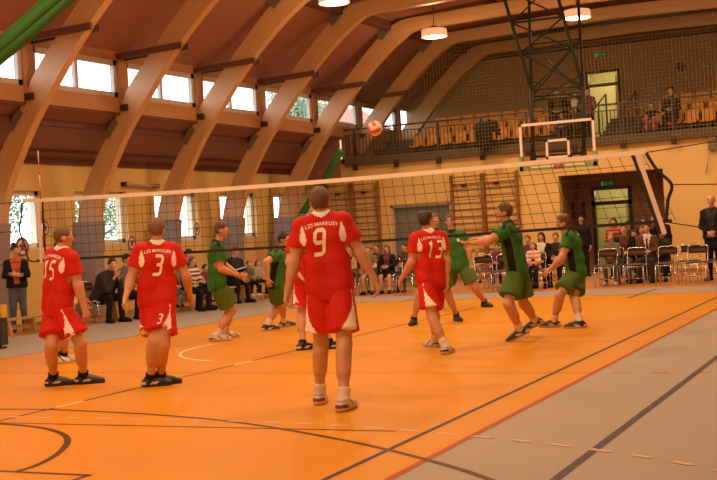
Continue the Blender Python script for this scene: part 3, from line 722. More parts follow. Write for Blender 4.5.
for k, y in enumerate([18.1+3*i for i in range(7)]):
    if y > 37: break
    y = min(y, 36.3); r = thing('timber_arch', (XC-9.3, y, 0), ORD[k], 'arch', 'timber arches of the roof')
    if y < 32:
        arch_mesh(y).build('beam', M_GLU, r)
        lo = MB()
        for e, i in zip(E1[:], I1[:]): pass
        w0, w1 = XC-9.66, XC-8.76
        lo.prism([(w0, 0.02), (XC-8.92, 0.02), (XC-8.86, 1.4), (XC-8.78, 2.1), (XC-9.42, 2.1), (XC-9.6, 1.0)], 1, y-.16, y+.16); lo.build('padding', M_PAD, r)
    else:
        m = arch_mesh(y); q = [i for i, v in enumerate(m.v) if v[2] >= 3.8]; keep = set(q); mp = {o: n for n, o in enumerate(q)}
        m2 = MB(); m2.v = [m.v[i] for i in q]; m2.f = [tuple(mp[i] for i in f) for f in m.f if all(i in keep for i in f)]; m2.m = [0]*len(m2.f); m2.sm = [False]*len(m2.f); m2.uv = [m.uv[i] for i in q]
        m2.build('beam', M_GLU, r)
    if y < 35:
        for o in (-.14, .14):
            MB().bar((CX-.05, y+o, 5.60), (-13.82, y+o, 5.66), .07, .125).build('strap', M_PURL, r)
        MB().box((CX+.03, y-.17, 4.43), (CX+.2, y-.11, 4.56)).build('bracket', M_DARK, r)
        MB().prism([(-15.72, 4.28), (-15.58, 4.2), (-15.86, 3.86), (-16.0, 3.9)], 1, y-.13, y+.13).build('steel_plate', M_STEEL, r)
        MB().prism([(-13.42, 6.98), (-13.1, 7.2), (-12.95, 7.05), (-13.25, 6.78)], 1, y-.13, y+.13).build('steel_plate', M_STEEL, r)
for a in (5.55, 2.7):
    for sg in (-1, 1):
        if a < 5 and sg > 0: pass
        x = XC+sg*a; zc = 7.06 if a > 5 else 7.5
        struct(MB().box((x-.1, NY0, zc-.02), (x+.1, BY, zc+.22)).build('trim_purlin', M_PURL))

# ---- far wall, entrance recess, gallery
RX0, RX1, RZ = -9.05, -6.2, 2.78
GX0, GX1, GZ = -14.17, -12.26, 2.26
m = MB(); m.box((WX-.3, FY, 0), (GX0, FY+.3, 3.6)); m.box((GX0, FY, GZ), (GX1, FY+.3, 3.6)); m.box((GX1, FY, 0), (RX0, FY+.3, 3.6)); m.box((RX0, FY, RZ), (RX1, FY+.3, 3.6)); m.box((RX1, FY, 0), (RWX+.3, FY+.3, 3.6))
struct(m.build('wall_far', M_WALL, origin=(XC, FY, 0)))
m = MB(); m.box((RX0-.1, FY+.3, 0), (RX0, 34, RZ)); m.box((RX1, FY+.3, 0), (RX1+.1, 34, RZ)); m.box((RX0, FY+.3, RZ), (RX1, 34.1, RZ+.1))
DX0, DX1, DZ = -8.65, -7.5, 2.45
m.box((RX0, 34, 0), (DX0, 34.15, RZ)); m.box((DX1, 34, 0), (RX1, 34.15, RZ)); m.box((DX0, 34, DZ), (DX1, 34.15, RZ))
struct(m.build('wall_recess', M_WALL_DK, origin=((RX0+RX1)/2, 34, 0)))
M_LITPANE = glass('corridor_glass', (.88, .9, .8), .06)
def door(name, x0, x1, y, z0, z1, fr, tz, fm, panes):
    r = thing(name, ((x0+x1)/2, y, z0), kind='structure'); m = MB()
    for a, b in ((x0, x0+fr), (x1-fr, x1)): m.box((a, y-.06, z0), (b, y+.1, z1))
    m.box((x0, y-.06, z1-fr), (x1, y+.1, z1)); m.box((x0, y-.06, tz-fr*.6), (x1, y+.1, tz+fr*.6)); m.build('door_frame', fm, r)
    for (a, b, c, d) in panes: MB().box((a, y+.0, c), (b, y+.015, d)).build('pane', M_LITPANE, r)
    return r
door('door_1', DX0, DX1, 34.0, 0, DZ, .09, 1.98, M_DARK, [(DX0+.09, DX1-.09, 2.03, DZ-.09), (DX0+.09, DX1-.09, .1, 1.93)])
# lit corridor behind the entrance
M_CORR = mat('pale_corridor_paint', (.60, .54, .34), .7, .05, 2)
m = MB(); m.box((DX0-.5, 36.6, 0), (DX1+.5, 36.7, 2.7)); m.box((DX0-.6, 34.15, 0), (DX0-.5, 36.6, 2.7)); m.box((DX1+.5, 34.15, 0), (DX1+.6, 36.6, 2.7)); m.box((DX0-.6, 34.15, 2.7), (DX1+.6, 36.7, 2.8)); m.box((DX0+.7, 35.2, 0), (DX0+.78, 36.6, 2.5))
struct(m.build('wall_corridor', M_CORR))
# grey double doors on the left of the far wall
r = thing('door_2', ((GX0+GX1)/2, FY, 0), kind='structure'); M_GDOOR = mat('grey_green_door', (.17, .19, .16), .5, .25, 2.5)
m = MB(); m.box((GX0, FY+.14, 0), ((GX0+GX1)/2-.005, FY+.2, GZ-.06)); m.box(((GX0+GX1)/2+.005, FY+.14, 0), (GX1, FY+.2, GZ-.06)); m.build('door_leaves', M_GDOOR, r)
m = MB(); m.box((GX0, FY+.05, 0), (GX0+.07, FY+.2, GZ)); m.box((GX1-.07, FY+.05, 0), (GX1, FY+.2, GZ)); m.box((GX0, FY+.05, GZ-.07), (GX1, FY+.2, GZ)); m.build('door_frame', M_GREYF, r)
m = MB(); m.box((-15.8, FY-.015, 0), (GX0, FY, .1)); m.box((GX1, FY-.015, 0), (RX0, FY, .1)); m.box((RX1, FY-.015, 0), (RWX, FY, .1)); struct(m.build('baseboard_far', M_WOODW))
# gallery floor, tiers and back wall
M_SLAB = mat('olive_grey_edge', (.075, .055, .033), .7, .1, 4)
m = MB(); m.box((CX, FY-.14, 3.52), (RCX, BY, 3.76)); struct(m.build('floor_gallery', M_SLAB, origin=(XC, FY, 3.5)))
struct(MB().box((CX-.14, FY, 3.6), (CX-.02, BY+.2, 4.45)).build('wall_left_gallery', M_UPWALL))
struct(MB().box((WX-.3, FY, 3.6), (CX, BY+.2, 3.76)).build('floor_gallery_side', M_SLAB))
# end panel that closes the low roof against the gallery
m = MB(); m.prism([(WX, 3.05), (CX+.02, 3.05), (CX+.02, 4.3), (WX, 3.5)], 1, FY-.5, FY-.44); struct(m.build('wall_end_panel', M_SLOPE))
BDX0, BDX1, BDZ0, BDZ1 = -9.38, -8.33, 3.98, 6.17
m = MB(); m.box((CX-.1, BY, 3.6), (BDX0, BY+.2, 8)); m.box((BDX1, BY, 3.6), (RCX+.2, BY+.2, 8)); m.box((BDX0, BY, BDZ1), (BDX1, BY+.2, 8)); m.box((BDX0, BY, 3.6), (BDX1, BY+.2, BDZ0))
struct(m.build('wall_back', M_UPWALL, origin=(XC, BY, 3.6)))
m = MB(); m.box((CX, BY-.03, 4.0), (BDX0-.1, BY, 5.05)); m.box((BDX1+.1, BY-.03, 4.0), (RCX, BY, 5.05)); struct(m.build('trim_gallery_panelling', M_WOODW, origin=(XC, BY, 4)))
struct(MB().box((CX, BY-.5, 6.93), (RCX, BY, 7.05)).build('trim_back_wall_top', M_PURL))
r = door('door_3', BDX0, BDX1, BY, BDZ0, BDZ1, .07, 5.72, M_DARK, [(BDX0+.07, BDX1-.07, 5.77, BDZ1-.07)])
m = MB(); m.box((BDX0-.6, 39.5, 3.9), (BDX1+.8, 39.6, 6.4)); m.box((BDX0-.7, BY+.2, 3.9), (BDX0-.6, 39.5, 6.4)); m.box((BDX1+.8, BY+.2, 3.9), (BDX1+.9, 39.5, 6.4)); m.box((BDX0-.7, BY+.2, 6.4), (BDX1+.9, 39.6, 6.5)); m.box((BDX0-.7, BY+.2, 3.8), (BDX1+.9, 39.6, 3.9)); m.box((BDX0+.62, 38.2, 3.9), (BDX0+.68, 39.5, 6.4))
struct(m.build('wall_stair_lobby', M_CORR))
m = MB(); M_TIER = mat('dark_tier_concrete', (.10, .065, .045), .8)
m.box((CX, 34.0, 3.76), (-9.6, BY, 4.1)); m.box((-7.1, 34.0, 3.76), (RCX, BY, 4.1)); m.box((CX, 35.0, 4.1), (-9.6, BY, 4.42)); m.box((-7.1, 35.0, 4.1), (RCX, BY, 4.42))
struct(m.build('floor_tiers', M_TIER, origin=(XC, 34, 3.76)))
m = MB(); M_STEP = mat('dark_green_steps', (.04, .05, .035), .7)
for k in range(5): m.box((-8.1, 33.2+k*.3, 3.76), (-7.1, 33.5+k*.3, 3.9+k*.13))
struct(m.build('floor_steps', M_STEP))
# ------------------------------------------------------------------ lamps
M_LAMPH = emit('lit_prismatic_lamp_side', (1., .6, .3), .55)
LAMPC = (1., .60, .315)
M_LENS = emit('lamp_lens', (1., .74, .42), 14.)
def lampname(x, y):
    c = {-11.3: 'left', -7.5: 'middle', -3.7: 'right'}[x]; return c
LAMPL = {(-11.3, 29.0): 'high bay lamp on the far roof beam, above the left part of the gallery', (-7.5, 29.0): 'high bay lamp hanging next to the green lattice of the backboard', (-11.3, 23.15): 'high bay lamp cut by the top edge, above the volleyball', }
k = 0
for y in (29.0, 23.15, 17.4, 11.6, 5.8, 0.0):
    for x in (-11.3, -7.5, -3.7):
        L = bpy.data.lights.new('hall_lamp', 'AREA'); L.shape = 'DISK'; L.size = .5; L.energy = LAMP_W; L.color = LAMPC; L.spread = math.radians(165)
        lo = bpy.data.objects.new('hall_lamp', L); COL.objects.link(lo); lo.location = (x, y, 6.47)
        L = bpy.data.lights.new('hall_lamp_glow', 'POINT'); L.energy = GLOW_W; L.color = LAMPC; L.shadow_soft_size = .2
        lo = bpy.data.objects.new('hall_lamp_glow', L); COL.objects.link(lo); lo.location = (x, y, 6.25)
        if True:
            r = thing('ceiling_lamp', (x, y, 6.5), LAMPL.get((x, y), 'high bay lamp outside the picture, %s row from the gallery, %s column' % ({29.: 'first', 23.15: 'second', 17.4: 'third', 11.6: 'fourth', 5.8: 'fifth', 0.: 'last'}[y], lampname(x, y))), 'lamp', 'high bay lamps under the roof')
            m = MB(); n = 18; prof = [(.33, 6.52), (.34, 6.55), (.33, 6.70), (.31, 6.72), (.01, 6.725)]
            vs = []; fs = []
            for i, (rr, z) in enumerate(prof):
                for j in range(n): vs.append((x+rr*math.cos(2*PI*j/n), y+rr*math.sin(2*PI*j/n), z))
            for i in range(len(prof)-1):
                for j in range(n): fs.append((i*n+j, i*n+(j+1) % n, (i+1)*n+(j+1) % n, (i+1)*n+j))
            m.add(vs, fs, 0, True); m.build('housing', M_LAMPH, r)
            MB().ball((x, y, 6.54), .31, 18, 0, (1, 1, .16)).build('lens', M_LENS, r)
            MB().tube([(x, y, 6.72), (x, y, 6.8), (x, y, 6.82), (x, y, 7.3)], [.11, .1, .012, .012], 10).build('hanger', M_STEEL, r)
def plight(name, loc, e, col, size=.3):
    L = bpy.data.lights.new(name, 'POINT'); L.energy = e; L.color = col; L.shadow_soft_size = size
    o = bpy.data.objects.new(name, L); COL.objects.link(o); o.location = loc
plight('corridor_light', (-8.3, 35.2, 2.5), 55, (1, .85, .5)); plight('lobby_light', (-8.9, 38.4, 6.2), 55, (1, .85, .5))
o = MB().disc((-8.75, 38.3, 6.38), .22, (0, 0, -1), 16, .04).build('lobby_lamp', emit('lobby_lens', (1, .85, .55), 9.))
tag(o, 'round ceiling lamp glowing in the doorway at the back of the gallery', 'lamp')

# ------------------------------------------------------------------ volleyball net
NYP = 14.6; XL, XR = -12.38, -3.06
def sag(x): t = (x-XL)/(XR-XL); return 2.315-.10*4*t*(1-t)*.55
def shear(x): return .36*max(0, (x+9.5)/6.5)**2
net = thing('volleyball_net', (XC, NYP, 0), 'long volleyball net with white top tape stretched across the court', 'net')
def tapebox(f_top, f_bot, x0, x1, n, dy, m, xs=lambda x: 0, xb=lambda x: 0):
    vs = []; 
    for i in range(n+1):
        x = x0+(x1-x0)*i/n
        vs += [(x+xs(x), NYP-dy, f_top(x)), (x+xb(x), NYP-dy, f_bot(x)), (x+xb(x), NYP+dy, f_bot(x)), (x+xs(x), NYP+dy, f_top(x))]
    fs = []
    for i in range(n):
        a, b = i*4, i*4+4
        for j in range(4): fs.append((a+j, a+(j+1) % 4, b+(j+1) % 4, b+j))
    m.add(vs, fs); return m
M_TAPE = mat('white_net_tape', (.80, .74, .68), .7, .05, 10)
tapebox(lambda x: sag(x)+.025, lambda x: sag(x)-.032, XL-.38, XR+.06, 60, .008, MB()).build('top_tape', M_TAPE, net)
def zbot(x): t = (x-XL)/(XR-XL); return 1.37+.085*t-.025*math.sin(PI*t)
tapebox(lambda x: zbot(x)+.02, lambda x: zbot(x)-.018, XL-.16, XR-.04, 60, .006, MB(), shear, shear).build('bottom_band', M_ROPE, net)
m = MB(); W = .0034
nx = 64; nz = 6
def NP(i, t):
    x = XL+(XR-XL)*i/nx; return V(x+shear(x)*t, NYP+.02*math.sin(x*1.3)*math.sin(PI*t), sag(x)-.03+(zbot(x)-sag(x)+.03)*t)
for i in range(nx+1):
    m.tube([NP(i, t) for t in np.linspace(0, 1, 7)], W, 4)
for j in range(1, nz+1):
    m.tube([NP(i, j/(nz+.7)) for i in range(0, nx+1, 1)], W, 4)
o = m.build('mesh', M_ROPE, net)
# side bands, dark edge ropes and antennas
M_PINK = mat('white_antenna_sleeve', (.78, .66, .58), .7)
def strip(p, q, w, m, th=.014): m.bar(p, q, th, w, 0, up=V(1, 0, 0)); return m
strip(V(XL, NYP, sag(XL)), V(XL, NYP, 1.33), .05, MB()).build('side_band', M_ROPE, net)
strip(V(XL-.075, NYP, sag(XL)), V(XL-.075, NYP, 1.33), .055, MB()).build('antenna_sleeve', M_PINK, net)
a, b = V(XR-.12, NYP, 2.29), V(XR+.16, NYP, 1.3)
strip(a, b, .04, MB()).build('side_band', M_ROPE, net); strip(a+V(.06, 0, 0), b+V(.055, 0, 0), .055, MB()).build('antenna_sleeve', M_PINK, net)
MB().tube(smooth([onY(22, 203, NYP), onY(21, 218, NYP), onY(19.5, 231, NYP), onY(25, 245, NYP), onY(29, 260, NYP), onY(39, 261, NYP)], 5), .014, 6).build('edge_rope', M_ROPE, net)
MB().tube(smooth([onY(646, 153, NYP), onY(657, 170, NYP), onY(671.5, 184.5, NYP), onY(668, 200, NYP), onY(666, 222, NYP)], 5), .022, 6).build('edge_rope', M_ROPE, net)
for p, q in (((646, 152.5), (736, 138)), ((671.5, 184.5), (736, 184)), ((666, 222), (736, 233))): MB().tube([onY(*p, NYP), onY(*q, NYP)], .007, 5).build('guy_line', M_ROPE, net)
for p, q in (((22, 202), (-5, 204)), ((19.5, 231), (-5, 233)), ((29, 260), (-5, 266))): MB().tube([onY(*p, NYP), onY(*q, NYP)], .007, 5).build('guy_line', M_ROPE, net)
M_ANR = mat('red_antenna', (.6, .06, .03), .4)
def antenna(a, b, lab):
    r = thing('antenna', a, lab, 'antenna', 'net antennas')
    n = 9
    for i in range(n): MB().tube([a+(b-a)*i/n, a+(b-a)*(i+1)/n], .008, 6).build('segment', [M_PINK, M_ANR][i % 2], r)
antenna(V(XL, NYP-.02, 1.38), V(XL, NYP-.02, 3.08), 'red and white net antenna standing upright at the left end of the net')
antenna(b+V(.055, .02, -.02), a+V(.055, .02, .03), 'striped net antenna leaning at the right end of the net')
M_POST = mat('dark_green_post', (.03, .035, .025), .5); M_YEL = mat('yellow_winch', (.62, .40, .03), .5)
for x, lab in ((-13.42, 'dark net post with a yellow winch at the left edge'), (-1.98, 'dark net post to the right of the court')):
    r = thing('net_post', (x, NYP, 0), lab, 'post', 'volleyball net posts')
    MB().tube([(x, NYP, 0), (x, NYP, 2.5)], .05, 12).build('pole', M_POST, r); MB().disc((x, NYP, 0), .13, (0, 0, 1), 16, .025).build('floor_plate', M_POST, r)
    w = MB(); w.box((x+.04, NYP-.06, .50), (x+.16, NYP+.06, .70)); w.tube([(x+.1, NYP-.06, .60), (x+.1, NYP-.16, .60)], .06, 10); w.build('winch', M_YEL, r)
    w = MB(); w.box((x+.02, NYP-.07, .06), (x+.14, NYP+.07, .48)); w.build('weight', M_POST, r)

# ball in flight
bp = onY(375, 128.5, 15.2); r = MB()
M_BR = mat('ball_red', (.62, .10, .05), .45); M_BW = mat('ball_white', (.80, .66, .56), .45)
def ballmesh(c, R):
    n = 14; m = MB(); A = Matrix.Rotation(.6, 3, 'X') @ Matrix.Rotation(.5, 3, 'Z')
    for ax in range(3):
        for sg in (-1, 1):
            vs = []; fs = []; mi = []
            for i in range(n+1):
                for j in range(n+1):
                    p = [0, 0, 0]; p[ax] = sg; p[(ax+1) % 3] = math.tan((i/n-.5)*PI/2); p[(ax+2) % 3] = math.tan((j/n-.5)*PI/2)
                    q = A @ Vector(p).normalized(); gr = min([abs(i/n-g) for g in (0, 1/3, 2/3, 1)]+[abs(j/n-g) for g in (0, 1)]) < .5/n
                    vs.append(c+V(*q)*R*(.985 if gr else 1))
            for i in range(n):
                for j in range(n): fs.append((i*(n+1)+j, (i+1)*(n+1)+j, (i+1)*(n+1)+j+1, i*(n+1)+j+1)); mi.append(0 if (3*i//n) == 1 or (ax == 0 and sg < 0) else 1)
            m.add(vs, fs, mi, True)
    return m
o = ballmesh(bp, .106).build('volleyball', [M_BR, M_BW]); tag(o, 'red and white volleyball in the air above the net', 'ball')

# ------------------------------------------------------------------ basketball backboard on its roof lattice
BBY = 26.5
c0 = onY(518.7, 124.5, BBY); c1 = onY(594, 117.5, BBY); bx0, bx1 = c0[0], c1[0]; bz1 = (c0[2]+c1[2])/2; bz0 = bz1-1.05
M_LAT = mat('dark_green_steel', (.018, .024, .014), .7); M_GPAD = mat('green_padding', (.20, .32, .09), .6)
bb = thing('basketball_backboard', ((bx0+bx1)/2, BBY, bz0), 'clear basketball backboard with white border hung from the roof', 'backboard')
MB().box((bx0, BBY, bz0), (bx1, BBY+.02, bz1)).build('board', glass('board_glass', (.88, .88, .85), .05), bb)
m = MB(); f = .06
m.box((bx0, BBY-.012, bz0+.1), (bx0+f, BBY-.002, bz1)); m.box((bx1-f, BBY-.012, bz0+.1), (bx1, BBY-.002, bz1)); m.box((bx0, BBY-.012, bz1-f), (bx1, BBY-.002, bz1)); m.build('border', M_TAPE, bb)
xm = (bx0+bx1)/2; m = MB(); q0, q1 = xm-.27, xm+.29; qz0, qz1 = bz0+.2, bz0+.64
m.box((q0, BBY-.012, qz0), (q0+.055, BBY-.002, qz1)); m.box((q1-.055, BBY-.012, qz0), (q1, BBY-.002, qz1)); m.box((q0, BBY-.012, qz1-.055), (q1, BBY-.002, qz1)); m.box((q0, BBY-.012, qz0), (q1, BBY-.002, qz0+.055)); m.build('target_square', M_TAPE, bb)
m = MB(); m.box((bx0-.02, BBY-.04, bz0-.04), (bx1+.02, BBY+.05, bz0+.06)); m.box((bx0-.03, BBY-.04, bz0-.04), (bx0+.06, BBY+.05, bz0+.3)); m.box((bx1-.06, BBY-.04, bz0-.04), (bx1+.03, BBY+.05, bz0+.3)); pad = m.build('edge_padding', M_GPAD, bb)
m = MB(); m.box((bx0+.25, BBY-.046, bz0+.015), (bx1-.25, BBY-.04, bz0+.05)); m.build('white_strip', M_TAPE, pad)
m = MB()
for k, (a, w) in enumerate(((-.12, .05), (-.05, .03), (0, .06), (.08, .04))): m.add([(xm+a, BBY-.05, bz0-.03), (xm+a+w, BBY-.05, bz0-.03), (xm+a+w+.05, BBY-.05, bz0+.06), (xm+a+.05, BBY-.05, bz0+.06)], [(0, 1, 2, 3)])
m.build('red_emblem', mat('dark_red_print', (.22, .02, .03), .6), pad)
tw = thing('backboard_lattice', ((bx0+bx1)/2, BBY+.3, 3), 'dark green steel lattice coming down from the roof to the backboard', 'lattice')
yf, yb = BBY+.12, BBY+1.0
Tf = [onY(533, 157, yf), onY(583.5, 153, yf)]; Mf = [onY(531.5, 90, yf), onY(582.5, 86, yf)]; Uf = [onY(503, -6, yf), onY(556, -10, yf)]
Ub = [onY(529, -2, yb), onY(578, -6, yb)]; Mb = [onY(531.5, 97, yb), onY(583, 92, yb)]
for p in Uf+Ub: p[2] = max(p[2], 7.1) if False else p[2]
def ext(a, b, z): t = (z-a[2])/(b[2]-a[2]); return a+(b-a)*t
Uf = [ext(Mf[i], Uf[i], 7.02) for i in (0, 1)]; Ub = [ext(Mb[i], Ub[i], 7.02) for i in (0, 1)]
def lat(p, q, r, nm='bar'): MB().tube([p, q], r, 7).build(nm, M_LAT, tw)
L_ = lambda a, b, t: a+(b-a)*t
for i in (0, 1): lat(Tf[i], Mf[i], .045, 'column'); lat(Mf[i], Uf[i], .04, 'column'); lat(Mb[i], Ub[i], .035, 'column'); lat(Mf[i], Mb[i], .03); lat(Tf[i]+UP*.3, Mb[i], .028)
for t in (0, .36, .66): lat(L_(Mf[0], Uf[0], t), L_(Mf[1], Uf[1], t), .026)
lat(Tf[0], Tf[1], .03); lat(L_(Tf[0], Mf[0], .85), L_(Tf[1], Mf[1], .85), .024)
for t0, t1 in ((0, .36), (.36, .66), (.66, 1)):
    lat(L_(Mf[0], Uf[0], t0), L_(Mf[1], Uf[1], t1), .02, 'brace'); lat(L_(Mf[1], Uf[1], t0), L_(Mf[0], Uf[0], t1), .02, 'brace')
lat(L_(Mb[0], Ub[0], 0), L_(Mb[1], Ub[1], .5), .02, 'brace'); lat(L_(Mb[1], Ub[1], 0), L_(Mb[0], Ub[0], .5), .02, 'brace'); lat(L_(Mb[0], Ub[0], .5), L_(Mb[1], Ub[1], .5), .02); lat(Mb[0], Mb[1], .02)
lat(L_(Tf[0], Mf[0], .8), L_(Mf[1], Uf[1], .1), .018, 'brace'); lat(L_(Tf[1], Mf[1], .8), L_(Mf[0], Uf[0], .1), .018, 'brace')
lat(Uf[0], Ub[0], .04); lat(Uf[1], Ub[1], .04); lat(Uf[0]-V(.3, 0, 0), Uf[1]+V(.3, 0, 0), .05)
lat(onY(546, 152, yf), onY(569, 150, yf), .03); MB().box((xm-.28, BBY+.03, bz0+.1), (xm+.3, yf+.04, bz0+.3)).build('mount_plate', M_LAT, tw)
for i in (0, 1): MB().box(tuple(Tf[i]+V(-.06, -.06, -.1)), tuple(Tf[i]+V(.06, .05, .1))).build('clamp', M_LAT, tw)

# ------------------------------------------------------------------ gallery fittings
rl = thing('gallery_railing', (XC, FY-.1, 3.76), 'dark steel railing with thin upright bars along the gallery edge', 'railing')
ry = FY-.10
MB().bar((CX, ry, 4.60), (RCX, ry, 4.60), .05, .05).build('top_rail', M_DARK, rl); MB().bar((CX, ry, 4.44), (RCX, ry, 4.44), .03, .03).build('mid_rail', M_DARK, rl); MB().bar((CX, ry, 3.84), (RCX, ry, 3.84), .03, .03).build('bottom_rail', M_DARK, rl)
x = CX+.35
while x < RCX:
    p = MB().box((x-.03, ry-.03, 3.7), (x+.03, ry+.03, 4.6)).build('post', M_DARK, rl); MB().box((x-.07, ry-.09, 3.38), (x+.07, ry-.04, 3.6)).build('foot', M_DARK, p); x += 1.33
m = MB(); x = CX+.06
while x < RCX: m.box((x-.009, ry-.009, 3.84), (x+.009, ry+.009, 4.45)); x += .112
o = m.build('bars', M_DARK, rl); o['kind'] = 'stuff'
# ball-stop net hanging in front of the gallery
m = MB(); ny = 31.25; M_NETY = mat('pale_yellow_net', (.40, .31, .09), .8)
def nb(x, z): return V(x, ny+.05*math.sin(x*.9)+.03*math.sin(z*2), z)
def zroof(x): a = abs(x-XC); return 7.0 if a < 5.3 else 5.5+(8-a)/2.7*1.5
for i in range(0, 166):
    x = CX+.05+i*.096
    if x > RCX-.05: break
    zt = zroof(x); m.tube([nb(x, 3.5+(zt-3.5)*t/3) for t in range(4)], .0023, 3)
for j in range(0, 36):
    z = 3.5+j*.098; a = min(7.95, 8-(z-5.5)*1.8) if z > 5.5 else 7.95; m.tube([nb(XC-a+2*a*i/24, z) for i in range(25)], .0023, 3)
o = m.build('ball_stop_net', M_NETY, smooth=False); tag(o, 'pale yellow ball stop netting hung in front of the gallery', 'net')
# orange seats
M_SEAT = mat('orange_plastic_seat', (.85, .36, .05), .35, .1, 3); M_SEATW = mat('seat_number_plate', (.8, .7, .5), .5)
def seat_proto(loc, lab):
    x, y, z = loc; r = thing('stadium_chair', loc, lab, 'seat', 'orange plastic seats of the gallery'); m = MB()
    P = [(-.02, .02), (-.0, .0), (.25, .0), (.38, .03), (.44, .12), (.47, .42), (.455, .43)]
    vs = []; fs = []; P2 = [(-.20, .27), (-.18, .30), (.0, .30), (.14, .29), (.20, .34), (.26, .62), (.24, .66)]
    n = 7
    for k, (yy, zz) in enumerate(P2):
        for j in range(n):
            u = j/(n-1)*2-1; c = abs(u)**3; vs.append((x+u*.185, y+yy-(.03*c if k > 3 else 0), z+zz+(.035*c if k <= 3 else 0)))
    K = len(P2); N = K*n
    for k in range(K):
        for j in range(n): q = vs[k*n+j]; vs.append((q[0], q[1]+.018, q[2]-.018))
    for k in range(K-1):
        for j in range(n-1): a = k*n+j; fs += [(a, a+1, a+n+1, a+n), (N+a, N+a+n, N+a+n+1, N+a+1)]
    for j in range(n-1): fs += [(j, N+j, N+j+1, j+1), ((K-1)*n+j, (K-1)*n+j+1, N+(K-1)*n+j+1, N+(K-1)*n+j)]
    for k in range(K-1): fs += [(k*n, k*n+n, N+k*n+n, N+k*n), (k*n+n-1, N+k*n+n-1, N+k*n+2*n-1, k*n+2*n-1)]
    m.add(vs, fs, 0, True); m.build('shell', M_SEAT, r); MB().box((x-.05, y-.08, z), (x+.05, y+.02, z+.29)).build('pedestal', M_DARK, r)
    MB().box((x-.035, y+.222, z+.52), (x+.035, y+.24, z+.58)).build('number_plate', M_SEATW, r); return r
lab = 'orange plastic gallery seat in the %s row, left of the doorway'
pr0 = None
for row, (y, z) in enumerate(((33.55, 3.76), (34.55, 4.1), (35.5, 4.42))):
    for i in range(35):
        x = -13.85+i*.455
        if -9.55 < x < -7.0 or x > -3.0: continue
        l = 'orange plastic seat in the %s row of the gallery, %s the steps' % (['front', 'middle', 'top'][row], 'left of' if x < -8 else 'right of')
        pr0 = pr0 or seat_proto((x, y, z), l)
        if i or row: dup(pr0, (x, y, z), label=l)
# handrails of the gallery steps
hr = thing('stair_handrail', (-8.2, 33.4, 3.76), 'sloping handrail beside the dark gallery steps', 'handrail')
for xx in (-8.3, -7.4):
    MB().tube([(xx, 33.0, 4.5), (xx, 34.9, 5.2), (xx, 34.9, 4.2)], .025, 6).build('rail', M_DARK, hr)
    for t in (0, .5): MB().tube([(xx, 33.0+1.9*t, 3.76), (xx, 33.0+1.9*t, 4.5+.7*t)], .018, 6).build('upright', M_DARK, hr)
sp = onY(680, 67, BY-.05); m = MB(); m.disc((sp[0], BY-.1, sp[2]), .13, (0, 1, 0), 16, .1); o = m.build('wall_speaker', M_BLACK); tag(o, 'small dark round speaker on the upper back wall', 'speaker')
M_GSIGN = emit('green_sign', (.02, .22, .05), .10)
def exitsign(c, lab):
    r = thing('exit_sign', c, lab, 'sign', 'green exit signs'); x, y, z = c
    MB().box((x-.2, y-.05, z-.07), (x+.2, y, z+.07)).build('light_box', M_GSIGN, r)
    m = MB(); w = emit('sign_white', (.4, .6, .36), .15)
    m.ball((x-.03, y-.053, z+.05), .014, 8, 0, (1, .2, 1)); m.bar((x-.03, y-.053, z+.035), (x-.045, y-.053, z-.01), .006, .022, up=V(0, 1, 0)); m.bar((x-.045, y-.053, z-.01), (x-.015, y-.053, z-.04), .006, .013, up=V(0, 1, 0)); m.bar((x-.045, y-.053, z-.01), (x-.085, y-.053, z-.04), .006, .013, up=V(0, 1, 0)); m.bar((x-.035, y-.053, z+.03), (x, y-.053, z+.005), .006, .01, up=V(0, 1, 0)); m.bar((x-.035, y-.053, z+.025), (x-.07, y-.053, z+.005), .006, .01, up=V(0, 1, 0))
    m.bar((x+.04, y-.053, z), (x+.13, y-.053, z), .006, .018, up=V(0, 1, 0)); m.add([(x+.12, y-.054, z-.03), (x+.165, y-.054, z), (x+.12, y-.054, z+.03)], [(0, 1, 2)]); m.box((x-.15, y-.054, z-.06), (x-.10, y-.05, z+.06)); m.build('running_man', w, r)
exitsign(onY(607, 183.5, 33.93), 'green exit sign above the entrance door in the recess'); exitsign(onY(600, 55, BY-.02), 'green exit sign above the gallery doorway')
o = MB().box((-8.98, 33.2, 1.55), (-8.8, 33.7, 2.1)).build('wall_cabinet', mat('dark_red_cabinet', (.12, .02, .015), .5)); tag(o, 'dark red cabinet fixed to the left side of the entrance recess', 'cabinet')
b = onY(712, 148, FY-.05); r = thing('wall_bracket', (b[0], FY-.02, b[2]), 'dark bracket with a slanting stay on the right of the far wall', 'bracket')
MB().box((b[0]-.08, FY-.12, b[2]-.05), (b[0]+.12, FY, b[2]+.3)).build('plate', M_STEEL, r); MB().tube([(b[0]-.05, FY-.1, b[2]), (b[0]-.18, FY-.05, b[2]-.65)], .015, 6).build('stay', M_GREYF, r)

# ------------------------------------------------------------------ wall bars
M_BARS = mat('varnished_beech', (.27, .125, .04), .5, .15, 6)
def wallbars(x0, x1, lab):
    r = thing('wall_bars', ((x0+x1)/2, FY-.1, .1), lab, 'wall bars', 'wall bars on the far wall')
    for x in (x0, x1): MB().box((x-.03, FY-.16, .1), (x+.03, FY, 3.02)).build('upright', M_BARS, r)
    for z in np.linspace(.3, 2.75, 14): MB().tube([(x0, FY-.12, z), (x1, FY-.12, z)], .02, 6).build('rung', M_BARS, r)
    MB().tube([(x0, FY-.2, 2.95), (x1, FY-.2, 2.95)], .02, 6).build('rung', M_BARS, r)
    MB().box((x0+.3, FY-.14, 2.68), (x0+.42, FY-.03, 2.74)).build('hook', M_BLACK, r)
wallbars(-16.2, -15.4, 'leftmost set of wall bars, behind the head of player 9'); wallbars(-15.33, -14.5, 'wall bars right of player 9\'s head, beside the grey doors')
